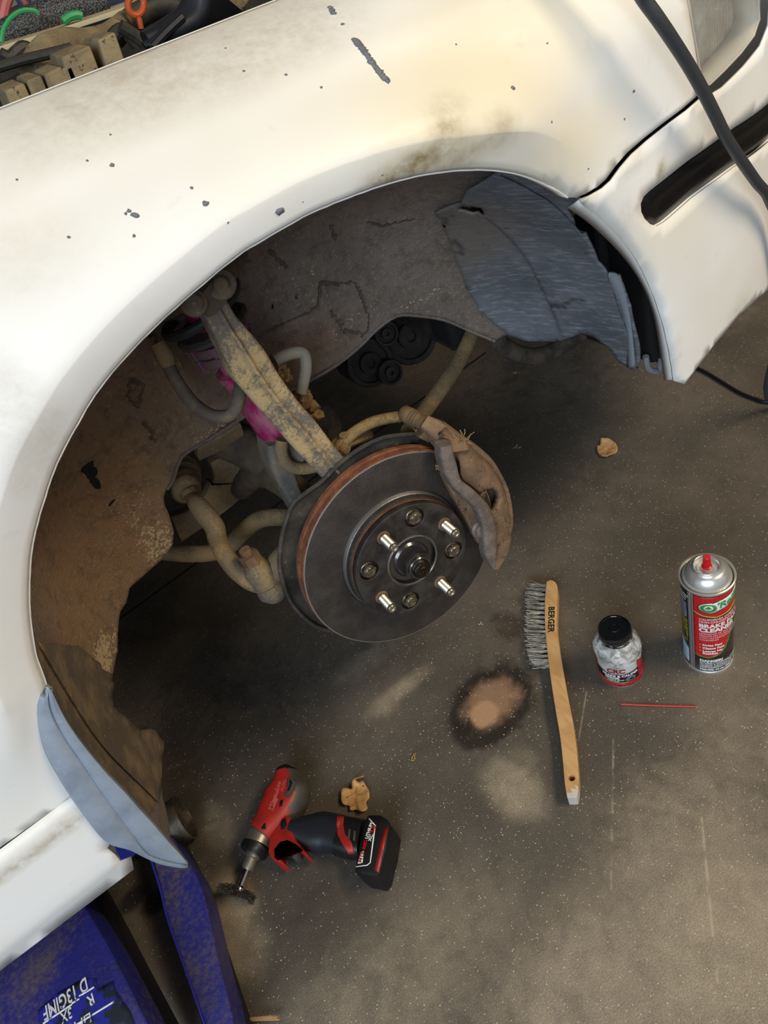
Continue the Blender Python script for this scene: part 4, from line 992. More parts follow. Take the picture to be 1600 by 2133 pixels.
# -- spray can
cc = V((.4878, .4166, 0)); can = thing('spray_can', cc, 'tall red and black aerosol can of brake cleaner with silver dome top', 'spray can')
mat('tin', '#dddcd6', .30, .75); mat('can_black', '#0c0c0d', .25, coat=.3); mat('can_red', '#c9141c', .3, coat=.3); mat('can_green', '#2f9a4a', .35)
mat('can_white', '#e9e9e4', .4); mat('can_yellow', '#a8b83a', .4); mat('can_grey', '#6d6f72', .35); mat('nozzle_red', '#c8101c', .35); mat('can_photo', '#6c6a22', .4, fn=lambda nt: (nt.mix(nt.ramp(nt.noise(120, 4), .4, .6), (*srgb('#2a2a1c'), 1), (*srgb('#8a8420'), 1)), .4)); mat('can_blue', '#a9c3dc', .4); mat('can_slate', '#6d7690', .4)
CT = Matrix.Translation(cc); HC, RCAN = .1796, .0318
lab = math.atan2(-cc.y, -cc.x)                                    # the side that faces the viewer
def cput(mb, name, m, **k): return under(mb.build(name, m, **k), can)
cput(MB().lathe([(.0305, .002), (RCAN, .004), (RCAN, HC - .006), (RCAN, HC - .003)], CT, 96), 'can_body', 'can_black')
cput(MB().lathe([(.0, .004), (.026, .004), (.030, .0), (.0326, .0), (.0330, .0015), (.0326, .0042), (RCAN, .0048)], CT, 96), 'base_rim', 'tin')
dome = [(RCAN, HC - .006), (.0328, HC - .0045), (.0337, HC - .002), (.0334, HC), (.0322, HC + .0006), (.0312, HC - .001), (.0305, HC - .0035), (.0296, HC - .0035), (.0285, HC - .0005), (.0270, HC + .004), (.0235, HC + .010), (.0195, HC + .0135), (.0172, HC + .0145), (.0166, HC + .0165), (.0156, HC + .0178), (.0146, HC + .0172), (.0136, HC + .0145), (.0128, HC + .0105), (.0105, HC + .0100), (.0060, HC + .0108), (.0054, HC + .014), (.0050, HC + .0165), (0, HC + .0165)]
cput(MB().lathe(dome, CT, 96), 'can_dome', 'tin', auto=50)
nzm = CT @ Matrix.Translation((0, 0, HC + .0165)); nd = V((math.cos(lab), math.sin(lab), 0))
cput(MB().lathe([(.0062, -.002), (.0062, .0), (.0048, .0008), (.0046, .012), (.0043, .0165), (.0036, .0172), (0, .0172)], nzm, 24).tube([(0, 0, .010), tuple(nd * .0062 + V((0, 0, .010)))], .0024, 10, M=nzm), 'spray_nozzle', 'nozzle_red')
def cylmap(c, r, a0, h0): return lambda u, v: V((c.x + r * math.cos(a0 + u / r), c.y + r * math.sin(a0 + u / r), h0 + v))
def wrap_poly(poly, c, r, step=.003):
    """polygon in (angle offset in degrees, height) wrapped on the can"""
    S_ = Surf(lambda a, b: V((c.x + r * math.cos(lab_ + a / r), c.y + r * math.sin(lab_ + a / r), b)), 0, .01, 1, 0, .01, 1)
    return S_.patch([(math.radians(d) * r, h) for d, h in poly], step)
lab_ = lab
def clabel(name, poly, m, r=RCAN + .00025, t=.0002): return under(sheet(name, *wrap_poly(poly, cc, r), m, None, t, toward=cc + nd), can)
def outl(o, c):                                                   # make sure wrapped skins face outwards
    me = o.data; bm = bmesh.new(); bm.from_mesh(me); bm.normal_update()
    for f in bm.faces:
        q = f.calc_center_median() - c; q.z = 0
        if f.normal.dot(q) < 0: f.normal_flip()
    bm.to_mesh(me); bm.free(); return o
red = [(-31, .0436), (0, .0405), (25, .046), (38, .056), (52, .075), (62, .096), (70, .12), (95, .135), (100, .172), (-31, .172)]
outl(clabel('red_panel', red, 'can_red'), cc)
outl(clabel('panel_edge', [(-31, .0416), (0, .0385), (27, .0443), (41, .0548), (55, .0745), (65, .0955), (73, .1195), (70, .12), (62, .096), (52, .075), (38, .056), (25, .046), (0, .0405), (-31, .0436)], 'can_green', RCAN + .0003), cc)
outl(clabel('swoosh', [(-31, .1385), (-10, .1335), (20, .1300), (50, .1320), (80, .1370), (80, .1395), (50, .1342), (20, .1318), (-10, .1355), (-31, .1405)], 'can_yellow', RCAN + .0005), cc)
outl(clabel('swoosh_shadow', [(-31, .1365), (-10, .1313), (20, .1278), (50, .1300), (80, .135), (80, .1370), (50, .1320), (20, .1300), (-10, .1335), (-31, .1385)], 'can_black', RCAN + .0005), cc)
for d0, d1, m in ((-46, -42.5, 'can_grey'), (-42, -38.5, 'tin'), (-38, -34.5, 'can_grey'), (-34, -32, 'tin')): outl(clabel('seam_stripe', [(d0, .005), (d1, .005), (d1, .172), (d0, .172)], m), cc)
outl(clabel('photo_panel', [(-88, .055), (-50, .06), (-49, .105), (-52, .112), (-60, .108), (-88, .115)], 'can_photo'), cc)
outl(clabel('slate_panel', [(-88, .118), (-60, .110), (-51, .116), (-50, .145), (-88, .147)], 'can_slate'), cc)
outl(clabel('bar_code_panel', [(-86, .012), (-49, .012), (-49, .044), (-86, .054)], 'can_blue'), cc)
def oval(cx, cy, rx, ry, n=28, slope=0.0): return [(cx + rx * math.cos(i * 2 * math.pi / n), cy + ry * math.sin(i * 2 * math.pi / n) + slope * rx * math.cos(i * 2 * math.pi / n)) for i in range(n)]
# maker's mark: white cloud shape, green letters, a trefoil in the O
outl(clabel('logo_outline', oval(6, .1505, 27, .0108) , 'can_black', RCAN + .00035), cc)
outl(clabel('logo_backing', oval(6, .1510, 25, .0098), 'can_white', RCAN + .0005), cc)
outl(clabel('logo_tail_outline', [(8, .1425), (40, .1445), (88, .1545), (88, .1705), (60, .1665), (30, .1650), (10, .1615)], 'can_black', RCAN + .00037), cc)
outl(clabel('logo_tail', [(8, .1437), (40, .1457), (88, .1560), (88, .1690), (60, .1650), (30, .1636), (10, .1602)], 'can_white', RCAN + .00052), cc)
def ctext(name, s, size, deg, h, m, bold=0.0, shear=0.0, space=1.0, sx=1.0, rise=0.0, r=RCAN + .0008, c=None, par=None, base=None):
    vs_, fs_ = text_mesh(s, size, bold, 'LEFT', shear, space); c = c or cc; a0 = (base if base is not None else lab) + math.radians(deg)
    out = [V((c.x + r * math.cos(a0 + v.x * sx / r), c.y + r * math.sin(a0 + v.x * sx / r), h + v.y + rise * v.x)) for v in vs_]
    return under(link(name, mesh(name, out, fs_), m, smooth=False), par or can)
outl(clabel('logo_ring', oval(2, .1510, 17.5, .0082), 'can_green', RCAN + .00065), cc)
outl(clabel('logo_disc', oval(2, .1510, 10, .0052), 'can_white', RCAN + .0008), cc)
for dx, dy in ((-3, .0005), (3, .0005), (0, .0026)): outl(clabel('trefoil_leaf', oval(2 + dx, .1512 + dy, 3.2, .0017, 14), 'can_green', RCAN + .00095), cc)
outl(clabel('trefoil_stem', [(1.2, .1478), (2.8, .1478), (2.4, .1515), (1.6, .1515)], 'can_green', RCAN + .00095), cc)
ctext('logo_letters', "'Reilly", .0165, 19, .1535, 'can_green', .0005, .1, sx=1.0, rise=.10)
ctext('can_text', 'CALIFORNIA COMPLIANT', .0052, -19, .1270, 'can_white', .0001, .15)
ctext('can_text', 'NON-CHLORINATED', .0052, -19, .1215, 'can_white', .0001, .15)
ctext('can_text', 'BRAKE PARTS', .0108, -19, .1130, 'can_white', .0005)
ctext('can_text', 'CLEANER', .0112, -19, .1035, 'can_white', .0006)
for i, s_ in enumerate(('LIMPIADOR DE PARTES DE', 'FRENOS SIN CLORO QUE CUMPLE', 'CON LAS REGULACIONES DE', 'CALIFORNIA')): ctext('can_text', s_, .0042, -19, .0958 - i * .0047, 'can_white', 0, .2)
for i, s_ in enumerate(('Dries Fast', 'Cleans Fast', 'Leaves No', 'Residue')):
    hh = (.0700, .0630, .0560, .0508)[i]; ctext('can_text', s_, .0060, -12, hh, 'can_white', .0003)
    if i < 3: outl(clabel('bullet', oval(-17.5, hh, 1.3, .0008, 12), 'can_white', RCAN + .0008), cc)
ctext('can_text', 'DANGER!', .0070, -19, .0325, 'can_white', .0004)
for i, s_ in enumerate(('EXTREMELY FLAMMABLE. HARMFUL', 'OR FATAL IF SWALLOWED. VAPOR', 'HARMFUL. CONTENTS UNDER', 'READ WARNINGS ON BACK')): ctext('can_text', s_, .0036, -19, .0275 - i * .0037, 'can_white', .0001)
ctext('can_text', 'Net Wt. 14 oz. (397 g)', .0052, -19, .0112, 'can_white', .0003)
for i, s_ in enumerate(('CALIFORNIA', 'APPROVED', 'FORMULA')): ctext('can_text', s_, .0042, -84 + 0 * i, .163 - i * .0052, 'can_white', .0001)

# -- grease bottle with a brush cap
bc = V((.388, .4828, 0)); bot = thing('grease_bottle', bc, 'small grease smeared plastic bottle with black screw cap and red label', 'bottle')
BT = Matrix.Translation(bc); bl = math.atan2(-bc.y, -bc.x)
def bput(mb, name, m, **k): return under(mb.build(name, m, **k), bot)
def goop_fn(nt):
    n1 = nt.noise(70, 5, .65, dist=.6); n2 = nt.noise(230, 3, .7)
    c = nt.mix(nt.ramp(n1, .35, .62), (*srgb('#86847f'), 1), (*srgb('#dfded8'), 1))
    return nt.mix(nt.math('MULTIPLY', nt.ramp(n2, .58, .7), .5), c, (*srgb('#4a4743'), 1)), .42, nt.math('ADD', n1, n2)
mat('smeared_grease', '#bcbab4', .42, fn=goop_fn)
mat('bottle_white', '#c9c8c4', .4); mat('cap_black', '#09090a', .14, coat=.4, bump=(60, .25, .002))
two('label_red', '#a3202c', '#b8434b', 60, .45, .7, .4, c3='#8d8078', s3=160, t3=.68, bump=(80, .1, .001))
bput(MB().lathe([(.0, .001), (.026, .001), (.0296, .0), (.0308, .003), (.0308, .009), (.0298, .011), (.0296, .060)], BT, 72), 'bottle_body', 'bottle_white')
bput(MB().lathe([(.0311, .0035), (.0313, .010), (.0304, .0125), (.0301, .060)], BT, 72), 'bottle_label', 'label_red')
gv = []; gn = 72; gp = [(.0300, .040), (.0306, .046), (.0310, .054), (.0316, .060), (.0318, .066), (.0306, .072), (.0276, .078), (.0240, .0825), (.0218, .085), (.0212, .088)]
rings = []
for j, (r, h) in enumerate(gp):
    ring = []
    for i in range(gn):
        a = i * 2 * math.pi / gn; q = noise.noise(V((math.cos(a) * 2.2, math.sin(a) * 2.2, h * 70))) * .0016 + noise.noise(V((math.cos(a) * 6, math.sin(a) * 6, h * 160))) * .0007
        hh = h
        if j == 0: hh = .045 + .010 * noise.noise(V((math.cos(a) * 1.6, math.sin(a) * 1.6, 5)))+ .006 * math.sin(3 * a)
        if j == 1: hh = max(h, .050 + .008 * noise.noise(V((math.cos(a) * 1.6, math.sin(a) * 1.6, 5))) + .004 * math.sin(3 * a))
        rr = max(r + (q if j > 0 else 0), .0303 if j < 4 else .0)
        ring.append(V((bc.x + rr * math.cos(a), bc.y + rr * math.sin(a), hh)))
    rings.append(ring)
bput(MB().loft(rings), 'dried_grease', 'smeared_grease')
cp = [(.0208, .083), (.0220, .083), (.0222, .0865), (.0212, .0872), (.0210, .0885), (.0218, .0892), (.0218, .0990), (.0216, .1010), (.0208, .1024), (.0185, .1026), (.0180, .1020), (.0070, .1020), (.0064, .1028), (.0054, .1028), (.0050, .1016), (0, .1016)]
bput(MB().lathe(cp, BT, 72), 'screw_cap', 'cap_black', auto=30)
kn_ = MB()
for i in range(72): kn_.box((.0214, -.0004, .0900), (.0222, .0004, .1000), BT @ Matrix.Rotation(i * 2 * math.pi / 72, 4, 'Z'))
bput(kn_, 'cap_knurl', 'cap_black', kind='stuff', auto=None)
def blabel(name, poly, m, r=.0306): 
    S_ = Surf(lambda a, b: V((bc.x + r * math.cos(bl + a / r), bc.y + r * math.sin(bl + a / r), b)), 0, .01, 1, 0, .01, 1)
    o = sheet(name, *S_.patch([(math.radians(d) * r, h) for d, h in poly], .003), m, None, .0002, toward=bc + nd); return under(outl(o, bc), bot)
mat('label_black', '#17171a', .4)
blabel('label_band', [(-75, .0145), (-30, .0140), (0, .0138), (48, .0142), (48, .035), (0, .0330), (-30, .0335), (-75, .036)], 'label_black')
blabel('label_line', [(-75, .0134), (-30, .0128), (15, .0127), (15, .0138), (-30, .0140), (-75, .0145)], 'can_yellow', .0307)
blabel('label_white', [(-75, .036), (-30, .0335), (0, .0330), (46, .035), (46, .052), (-75, .052)], 'bottle_white', .0304)
blabel('brake_disc_print', oval(22, .0195, 15, .0062), 'can_grey', .0308); blabel('disc_hole', oval(24, .0198, 6, .0022), 'label_black', .0309)
BX = dict(c=bc, par=bot, base=bl)
ctext('bottle_logo', 'CRC', .0125, -38, .0415, 'label_red', .0006, .15, r=.0311, **BX)
ctext('bottle_text', 'BRAKE & CALIPER', .0066, -52, .0300, 'can_white', .0003, r=.0309, **BX)
ctext('bottle_text', 'GREASE', .0060, -46, .0245, 'can_white', .0003, r=.0309, **BX)
ctext('bottle_text', 'SYNTHETIC BRAKE', .0032, -46, .0200, 'can_white', .0001, r=.0309, **BX)
ctext('bottle_text', 'LUBRICANT', .0032, -40, .0170, 'can_white', .0001, r=.0309, **BX)
ctext('bottle_text', 'NET WT. 8 OZ', .0036, -14, .0072, 'label_black', .0001, r=.0316, **BX)

# -- red straw
st_ = MB().tube([onZ(1293, 1467, .0016), onZ(1370, 1470, .0017), onZ(1449, 1472, .0016)], .0014, 10).build('spray_straw', mat('straw_red', '#b5332f', .4), label='thin red plastic straw lying below the aerosol can', cat='straw')

# -- wire brush
br = thing('wire_brush', onZ(1165, 1430), 'long curved wooden wire brush lying on its side', 'brush')
def wood_fn(nt):
    w = nt.noise(55, 4, .6, stretch=(1.3, .35, 1), dist=.4); n2 = nt.noise(9, 3)
    c = nt.mix(nt.ramp(w, .35, .68), (*srgb('#d2a872'), 1), (*srgb('#c0925c'), 1))
    c = nt.mix(nt.math('MULTIPLY', nt.ramp(nt.noise(18, 5, .7), .58, .72), .35), c, (*srgb('#9a7444'), 1))
    return c, .55
mat('brush_wood', '#c08f55', .55, fn=wood_fn, bump=(120, .15, .001)); mat('wood_tip', '#c9c2b4', .6); mat('print_black', '#1b140f', .6)
WZ = .022
BLft = [(1139, 1211), (1137, 1228), (1135, 1255), (1135, 1287), (1136, 1314), (1139, 1345), (1143, 1380), (1149, 1425), (1158, 1482), (1167, 1535), (1173, 1590), (1177, 1635), (1182, 1662)]
BRgt = [(1201, 1661), (1204, 1645), (1205, 1611), (1200, 1550), (1193, 1502), (1180, 1436), (1172, 1388), (1166, 1352), (1161, 1314), (1160, 1287), (1161, 1244), (1161, 1222), (1156, 1212), (1147, 1208)]
FLAT = Surf(lambda a, b: V((a, b, WZ)), -1, 1, 2, -.5, 1.5, 2)
h0 = onZ(1191, 1620, WZ)
ol = [(p.x, p.y) for p in spl([onZ(*p, WZ) for p in BLft], 4)] + [(p.x, p.y) for p in spl([onZ(*p, WZ) for p in BRgt], 4)]
vs, fs = FLAT.patch(ol, .006, holes=[circ(h0.x, h0.y, .0043, 20)])
hd_ = under(sheet('handle', vs, fs, 'brush_wood', None, .021, auto=40), br); hd_.data.materials.append(MATS['wood_tip'])
tipd = onZ(1191, 1652, WZ); 
for p in hd_.data.polygons:
    if (p.center - tipd).length < .014 and onZ(1190, 1648, WZ).y > p.center.y + .0: p.material_index = 1
md = hd_.modifiers.new('bevel', 'BEVEL'); md.width = .0022; md.segments = 3; md.limit_method = 'ANGLE'; md.angle_limit = math.radians(50)
tv, tf = text_mesh('BERGER', .0135, .0004, 'LEFT', 0, 1.05)
t0, t1 = onZ(1148.5, 1264, WZ), onZ(1147.5, 1318, WZ); dx = (t1 - t0).normalized(); dy = V((-dx.y, dx.x, 0)); tw = max(v.x for v in tv); sc_ = (t1 - t0).length / tw
tv2 = [t0 + dx * v.x * sc_ + dy * (v.y * sc_) + V((0, 0, .0004)) for v in tv]; under(link('brand_print', mesh('brand_print', tv2, tf), 'print_black', smooth=False), br)
two('wire_steel', '#a39e94', '#c4beb0', 60, .4, .6, .4, metal=.55, bump=None)
bs = resample([onZ(*p, .011) for p in ((1141, 1226), (1139, 1255), (1139, 1290), (1140, 1320), (1143, 1350), (1147, 1382))], 17)
be = resample([onZ(*p, .011) for p in ((1107, 1222), (1103, 1245), (1101, 1280), (1101, 1320), (1104, 1352), (1110, 1382))], 17)
for i in range(17):
    for row, zz in ((0, .0175), (1, .006)):
        tf_ = MB()
        for k in range(22):
            a = bs[i] + V(((R3() - .5) * .004, (R3() - .5) * .004, zz - .011 + (R3() - .5) * .006)); e = be[i] + V(((R3() - .5) * .010, (R3() - .5) * .011, zz - .011 + (R3() - .5) * .008)); e.z = max(e.z, .0012); e += (e - a) * (R3() - .6) * .12
            mid_ = a.lerp(e, .5) + V((R3() - .5, R3() - .5, 0)) * .003
            tf_.tube([a, mid_, e], .00042, 4, cap=False)
        under(tf_.build('bristle_tuft', 'wire_steel', auto=None, recalc=False), br)

# -- impact driver
dz = .028
dr = thing('impact_driver', onZ(620, 1720), 'red and black cordless impact driver with a wire cup brush in its chuck', 'power tool')
two('tool_red', '#a0231e', '#84211b', 40, .4, .7, .42, c3='#6d3a2c', s3=150, t3=.68, bump=(200, .15, .001)); two('tool_grey', '#4b463f', '#3a3631', 40, .4, .7, .5, bump=(200, .2, .001))
mat('tool_black', '#121215', .42, bump=(400, .3, .0006)); mat('grip_rubber', '#1b1d26', .5, bump=(500, .35, .0006)); mat('cast_alloy', '#8d8578', .4, .8, bump=(200, .2, .001)); mat('chrome', '#d8d8d8', .12, 1.0)
def dstrap(name, L, R, m, fr=.022, bk=.022, z=dz, n=22, rnd=.6, par=None, **k):
    o = strap([onZ(*p, z) for p in L], [onZ(*p, z) for p in R], fr, bk, n, m=MATS[m], name=name, rnd=rnd, ref=(0, 0, 1), **k); return under(o, dr)
bar_ = dstrap('motor_housing', [(583, 1611), (573, 1624), (562, 1642), (550, 1664), (540, 1688), (531, 1710), (525, 1726)], [(612, 1610), (632, 1622), (642, 1645), (637, 1672), (622, 1696), (602, 1722), (572, 1752)], 'tool_red', .024, .0265, n=70, rnd=.9)
bar_.data.materials.append(MATS['tool_grey']); bar_.data.materials.append(MATS['tool_black'])
s0, s1 = onZ(611, 1605, dz), onZ(606, 1705, dz)
for p in bar_.data.polygons:
    q = p.center; e = s1 - s0; px_, py_ = topx(q); KX = ((1600, 601), (1640, 601), (1650, 616), (1700, 597), (1722, 612), (1760, 640)); bx_ = 640
    for (ya, xa), (yb, xb) in zip(KX, KX[1:]):
        if ya <= py_ <= yb: bx_ = xa + (xb - xa) * (py_ - ya) / (yb - ya)
    t_ = (q - s0).dot(e) / e.length_squared
    if px_ > bx_: p.material_index = 1
    if t_ < .10: p.material_index = 2
dstrap('gear_case', [(527, 1720), (520, 1734), (515, 1747)], [(571, 1746), (564, 1760), (558, 1772)], 'cast_alloy', .0205, .0225, n=8, rnd=.95)
dstrap('nose_ring', [(515, 1745), (508, 1757), (511, 1768)], [(559, 1770), (550, 1785), (543, 1787)], 'tool_black', .019, .021, n=8, rnd=.95)
ax0, ax1 = onZ(532, 1768, .027), onZ(512, 1818, .022); axd = (ax1 - ax0).normalized(); AM = align(ax0, axd)
under(MB().lathe([(.011, 0), (.011, .010), (.0085, .012), (.0085, .024), (.0078, .027), (.0042, .027)], AM, 28).build('chuck', 'cast_alloy'), dr)
under(MB().lathe([(.0032, .024), (.0032, .047), (.006, .048), (.0085, .050), (.009, .054), (0, .054)], AM, 6 * 3).build('hex_shank', 'chrome'), dr)
wb = MB()
for i in range(230):
    a = R3() * 6.283; rr = .003 + .005 * R3(); c = AM @ V((rr * math.cos(a), rr * math.sin(a), .051)); sp_ = .018 + .010 * R3()
    e = AM @ V(((rr + sp_ * .8) * math.cos(a), (rr + sp_ * .8) * math.sin(a), .054 + .010 * R3())); m_ = c.lerp(e, .5) + V((R3() - .5, R3() - .5, R3() - .5)) * .007
    e.z = max(e.z, .0015); m_.z = max(m_.z, .0015); e2 = e + V((R3() - .5, R3() - .5, R3() - .5)) * .005; e2.z = max(e2.z, .001)
    wb.tube([c, m_, e, e2], .00035, 4, cap=False)
under(wb.build('wire_cup_brush', mat('wire_dark', '#4c443c', .5, .5), auto=None, recalc=False, kind='stuff'), dr)
def poly(name, pts, z0, z1, m, ins=.002, **k):
    P_ = [onZ(*p, z1 - .004) for p in pts]; P2 = [(p.x, p.y) for p in P_]
    A_ = sum(a[0] * b[1] - a[1] * b[0] for a, b in zip(P2, P2[1:] + P2[:1]))
    if A_ < 0: P2 = P2[::-1]
    return under(MB().prism(P2, z0, z1, None, ins).build(name, MATS[m], auto=40, **k), dr)
poly('trigger_guard', [(563, 1748), (580, 1722), (594, 1700), (606, 1704), (612, 1728), (618, 1752), (628, 1764), (637, 1776), (634, 1780), (616, 1765), (600, 1757), (588, 1760), (578, 1772), (579, 1786), (587, 1793), (583, 1798), (573, 1796), (565, 1786), (560, 1778)], .012, .046, 'tool_red', .003)
poly('trigger', [(590, 1760), (605, 1760), (612, 1772), (604, 1782), (590, 1784), (584, 1776)], .018, .036, 'tool_black', .003)
poly('reverse_switch', [(588, 1708), (596, 1706), (598, 1720), (593, 1728), (587, 1728), (586, 1718)], .040, .0490, 'tool_black', .002)
poly('trigger_pin', [(613, 1765), (624, 1770), (622, 1782), (614, 1790), (608, 1786)], .014, .034, 'tool_grey', .004)
poly('vent_louvre', [(601, 1622), (611, 1622), (617, 1630), (612, 1645), (602, 1662), (594, 1658), (601, 1642)], .046, .0545, 'tool_grey', .002)
poly('vent_slot', [(605, 1627), (609, 1628), (611, 1634), (604, 1650), (601, 1648), (606, 1636)], .050, .0556, 'tool_black', .0005)
poly('side_pad', [(535, 1715), (558, 1714), (555, 1728), (548, 1731), (528, 1722)], .040, .0515, 'tool_black', .002)
poly('clip_slot', [(585, 1670), (592, 1668), (589, 1680), (584, 1682)], .046, .0530, 'tool_black', .001)
gr_ = dstrap('grip', [(606, 1712), (628, 1702), (650, 1697), (675, 1693), (705, 1696)], [(616, 1750), (630, 1763), (655, 1772), (685, 1775), (716, 1785)], 'grip_rubber', .019, .022, n=24, rnd=.85)
ft_ = dstrap('handle_foot', [(705, 1697), (730, 1703), (764, 1710)], [(712, 1783), (732, 1788), (748, 1786)], 'tool_black', .017, .020, n=10, rnd=.7)
gv_ = [v.co.copy() for v in gr_.data.vertices]; go_ = len(gv_); gf_ = [list(p.vertices) for p in gr_.data.polygons] + [[i + go_ for i in p.vertices] for p in ft_.data.polygons]; gv_ += [v.co.copy() for v in ft_.data.vertices]
gb_ = BVHTree.FromPolygons(gv_, gf_); bl_ = resample([V((*p, 0)) for p in ((702, 1699), (701, 1718), (703, 1738), (713, 1758), (726, 1779))], 20); br_ = resample([V((*p, 0)) for p in ((717, 1701), (715, 1718), (719, 1737), (732, 1753), (738, 1778))], 20); bv_ = []
for a, b in zip(bl_, br_):
    for j in range(7):
        q = a.lerp(b, j / 6); h = gb_.ray_cast(ORG, ray(q.x, q.y)); bv_.append(h[0] + h[1] * .0007 if h[0] else onZ(q.x, q.y, dz))
under(sheet('red_band', bv_, [(i * 7 + j, i * 7 + j + 1, i * 7 + 8 + j, i * 7 + 7 + j) for i in range(19) for j in range(6)], 'tool_red', None, .0009), dr)
poly('battery_base', [(758, 1712), (768, 1697), (792, 1697), (806, 1706), (815, 1722), (808, 1765), (794, 1820), (786, 1830), (754, 1824), (738, 1814), (742, 1793), (750, 1752)], .001, .050, 'tool_black', .006)
for q in ((728, 1728), (739, 1732)): poly('foot_vent', [(q[0], q[1]), (q[0] + 4, q[1] + 1), (q[0] + 2, q[1] + 22), (q[0] - 2, q[1] + 20)], .044, .0462, 'tool_grey', .0005)
bz = .0503
def blab(name, pts, m, z=bz): 
    P_ = [onZ(*p, z) for p in pts]; n_ = len(P_); return under(MB().add(P_ + [p - V((0, 0, .0004)) for p in P_], [tuple(range(n_))] + [(i, (i + 1) % n_, (i + 1) % n_ + n_, i + n_) for i in range(n_)]).build(name, MATS[m], auto=None), dr)
blab('label_line', [(769, 1703), (783, 1719), (772, 1797), (765, 1803), (741, 1806), (741, 1804), (764, 1801), (770, 1796), (780, 1720), (768, 1706)], 'can_white')
blab('red_stripe', [(802, 1722), (808, 1727), (797, 1780), (789, 1818), (780, 1811), (792, 1757)], 'tool_red')
blab('label_box', [(752, 1774), (758, 1772), (755, 1797), (745, 1799)], 'can_white', bz + .0003)
def dtext(s, p0, p1, size_px, m, z=bz + .0006, bold=0.0):
    vs_, fs_ = text_mesh(s, 1.0, bold); a, b = onZ(*p0, z), onZ(*p1, z); ex = (b - a).normalized(); ey = V((-ex.y, ex.x, 0)); w_ = max(v.x for v in vs_); sx = (b - a).length / w_; sy = size_px / 1560
    under(link('battery_text', mesh('battery_text', [a + ex * v.x * sx + ey * v.y * sy for v in vs_], fs_), MATS[m], smooth=False), dr)
dtext('M12', (749.5, 1797), (756, 1774), 11, 'label_red', bold=.03); dtext('RED', (758, 1769), (763, 1749), 9, 'can_red', bold=.03); dtext('LITHIUM', (763.5, 1747), (774, 1714), 9, 'can_white', bold=.03); dtext('XC', (770, 1752), (774, 1738), 9, 'can_white', bold=.03); dtext('3.0', (775, 1736), (781, 1720), 11, 'can_red', bold=.03)
def htext(s, p0, p1, size, m):
    vs_, fs_ = text_mesh(s, 1.0, .02, 'LEFT', .2); z = dz + .0235; a, b = onZ(*p0, z), onZ(*p1, z); ex = (b - a).normalized(); ey = V((-ex.y, ex.x, 0)); w_ = max(v.x for v in vs_); sx = (b - a).length / w_
    pts_ = [a + ex * v.x * sx + ey * v.y * size for v in vs_]
    bv = BVHTree.FromPolygons([v.co for v in bar_.data.vertices], [list(p.vertices) for p in bar_.data.polygons])
    pts_ = [(bv.ray_cast(V((p.x, p.y, .2)), V((0, 0, -1)))[0] or p) + V((0, 0, .0003)) for p in pts_]
    under(link('housing_text', mesh('housing_text', pts_, fs_), MATS[m], smooth=False), dr)
mat('faded_print', '#b5544a', .5)
htext('Milwaukee', (563, 1688), (583, 1628), .010, 'faded_print'); htext('FUEL', (588, 1650), (594, 1624), .006, 'faded_print')
bvh_ = BVHTree.FromPolygons([v.co for v in bar_.data.vertices], [list(p.vertices) for p in bar_.data.polygons])
def drop(px, py):
    h = bvh_.ray_cast(ORG, ray(px, py)); return h[0] + h[1] * .0004
lp = [drop(*p) for p in ((584, 1640), (576, 1662), (580, 1664), (567, 1693), (571, 1671), (567, 1669))]
under(link('bolt_mark', mesh('bolt_mark', lp, [(0, 1, 5), (1, 4, 5), (1, 2, 4), (2, 3, 4)]), MATS['faded_print'], smooth=False), dr)

# -- dry leaves, twig, crumbs of dirt
def leaf(name, outline, zc, m, label, curl=.010, seed=0):
    P_ = [onZ(*p, zc) for p in outline]; c = sum(P_, V()) / len(P_); S_ = Surf(lambda a, b: V((a, b, 0)), -1, 1, 2, -1, 2, 2); R_ = max((p - c).length for p in P_)
    vs_, fs_ = S_.patch([(p.x, p.y) for p in spl(P_ + [P_[0]], 3)[:-1]], .004)
    for v in vs_:
        q = (v - V((c.x, c.y, 0))); v.z = .0015 + curl * (q.length / R_) ** 2 * (.7 + .6 * noise.noise(q * 60 + V((seed, 0, 0)))) + .0022 * abs(math.sin(math.atan2(q.y, q.x) * 4 + seed))
    return sheet(name, vs_, fs_, m, None, .0005, toward=c + V((0, 0, 1)), label=label, cat='leaf')
two('leaf_tan', '#bd8c54', '#d6ae78', 60, .35, .65, .75, c3='#8a5a2c', s3=120, t3=.62, bump=(160, .5, .002))
mat('leaf_dull_', '#a57a45', .8)
lf = leaf('dry_leaf', [(740, 1625), (747, 1630), (756, 1627), (762, 1636), (769, 1648), (768, 1662), (762, 1672), (766, 1684), (757, 1694), (748, 1690), (740, 1686), (730, 1688), (727, 1677), (716, 1676), (711, 1658), (717, 1644), (731, 1642), (735, 1632)], .006, 'leaf_tan', 'curled tan lobed leaf beside the impact driver', .010)
for pa, pb in (((742, 1632), (748, 1688)), ((743, 1650), (722, 1660)), ((745, 1655), (764, 1652)), ((746, 1670), (732, 1680))):
    va, vb = onZ(*pa, .0055), onZ(*pb, .009); under2(MB().tube([va, va.lerp(vb, .5), vb], .0003, 5).build('leaf_vein', 'leaf_dull_', auto=None), lf)
under2(MB().tube([onZ(742, 1628, .006), onZ(740, 1622, .010), onZ(750, 1619, .012), onZ(758, 1616, .012)], .0006, 5).build('leaf_stalk', 'leaf_tan'), lf)
leaf('dry_leaf', [(1252, 915), (1266, 913), (1280, 920), (1287, 933), (1282, 945), (1270, 950), (1255, 951), (1246, 941), (1244, 930), (1250, 924)], .006, 'leaf_tan', 'round tan leaf alone on the dark floor', .008, 3)
two('leaf_dull', '#8a7454', '#6d5a40', 60, bump=(160, .5, .002))
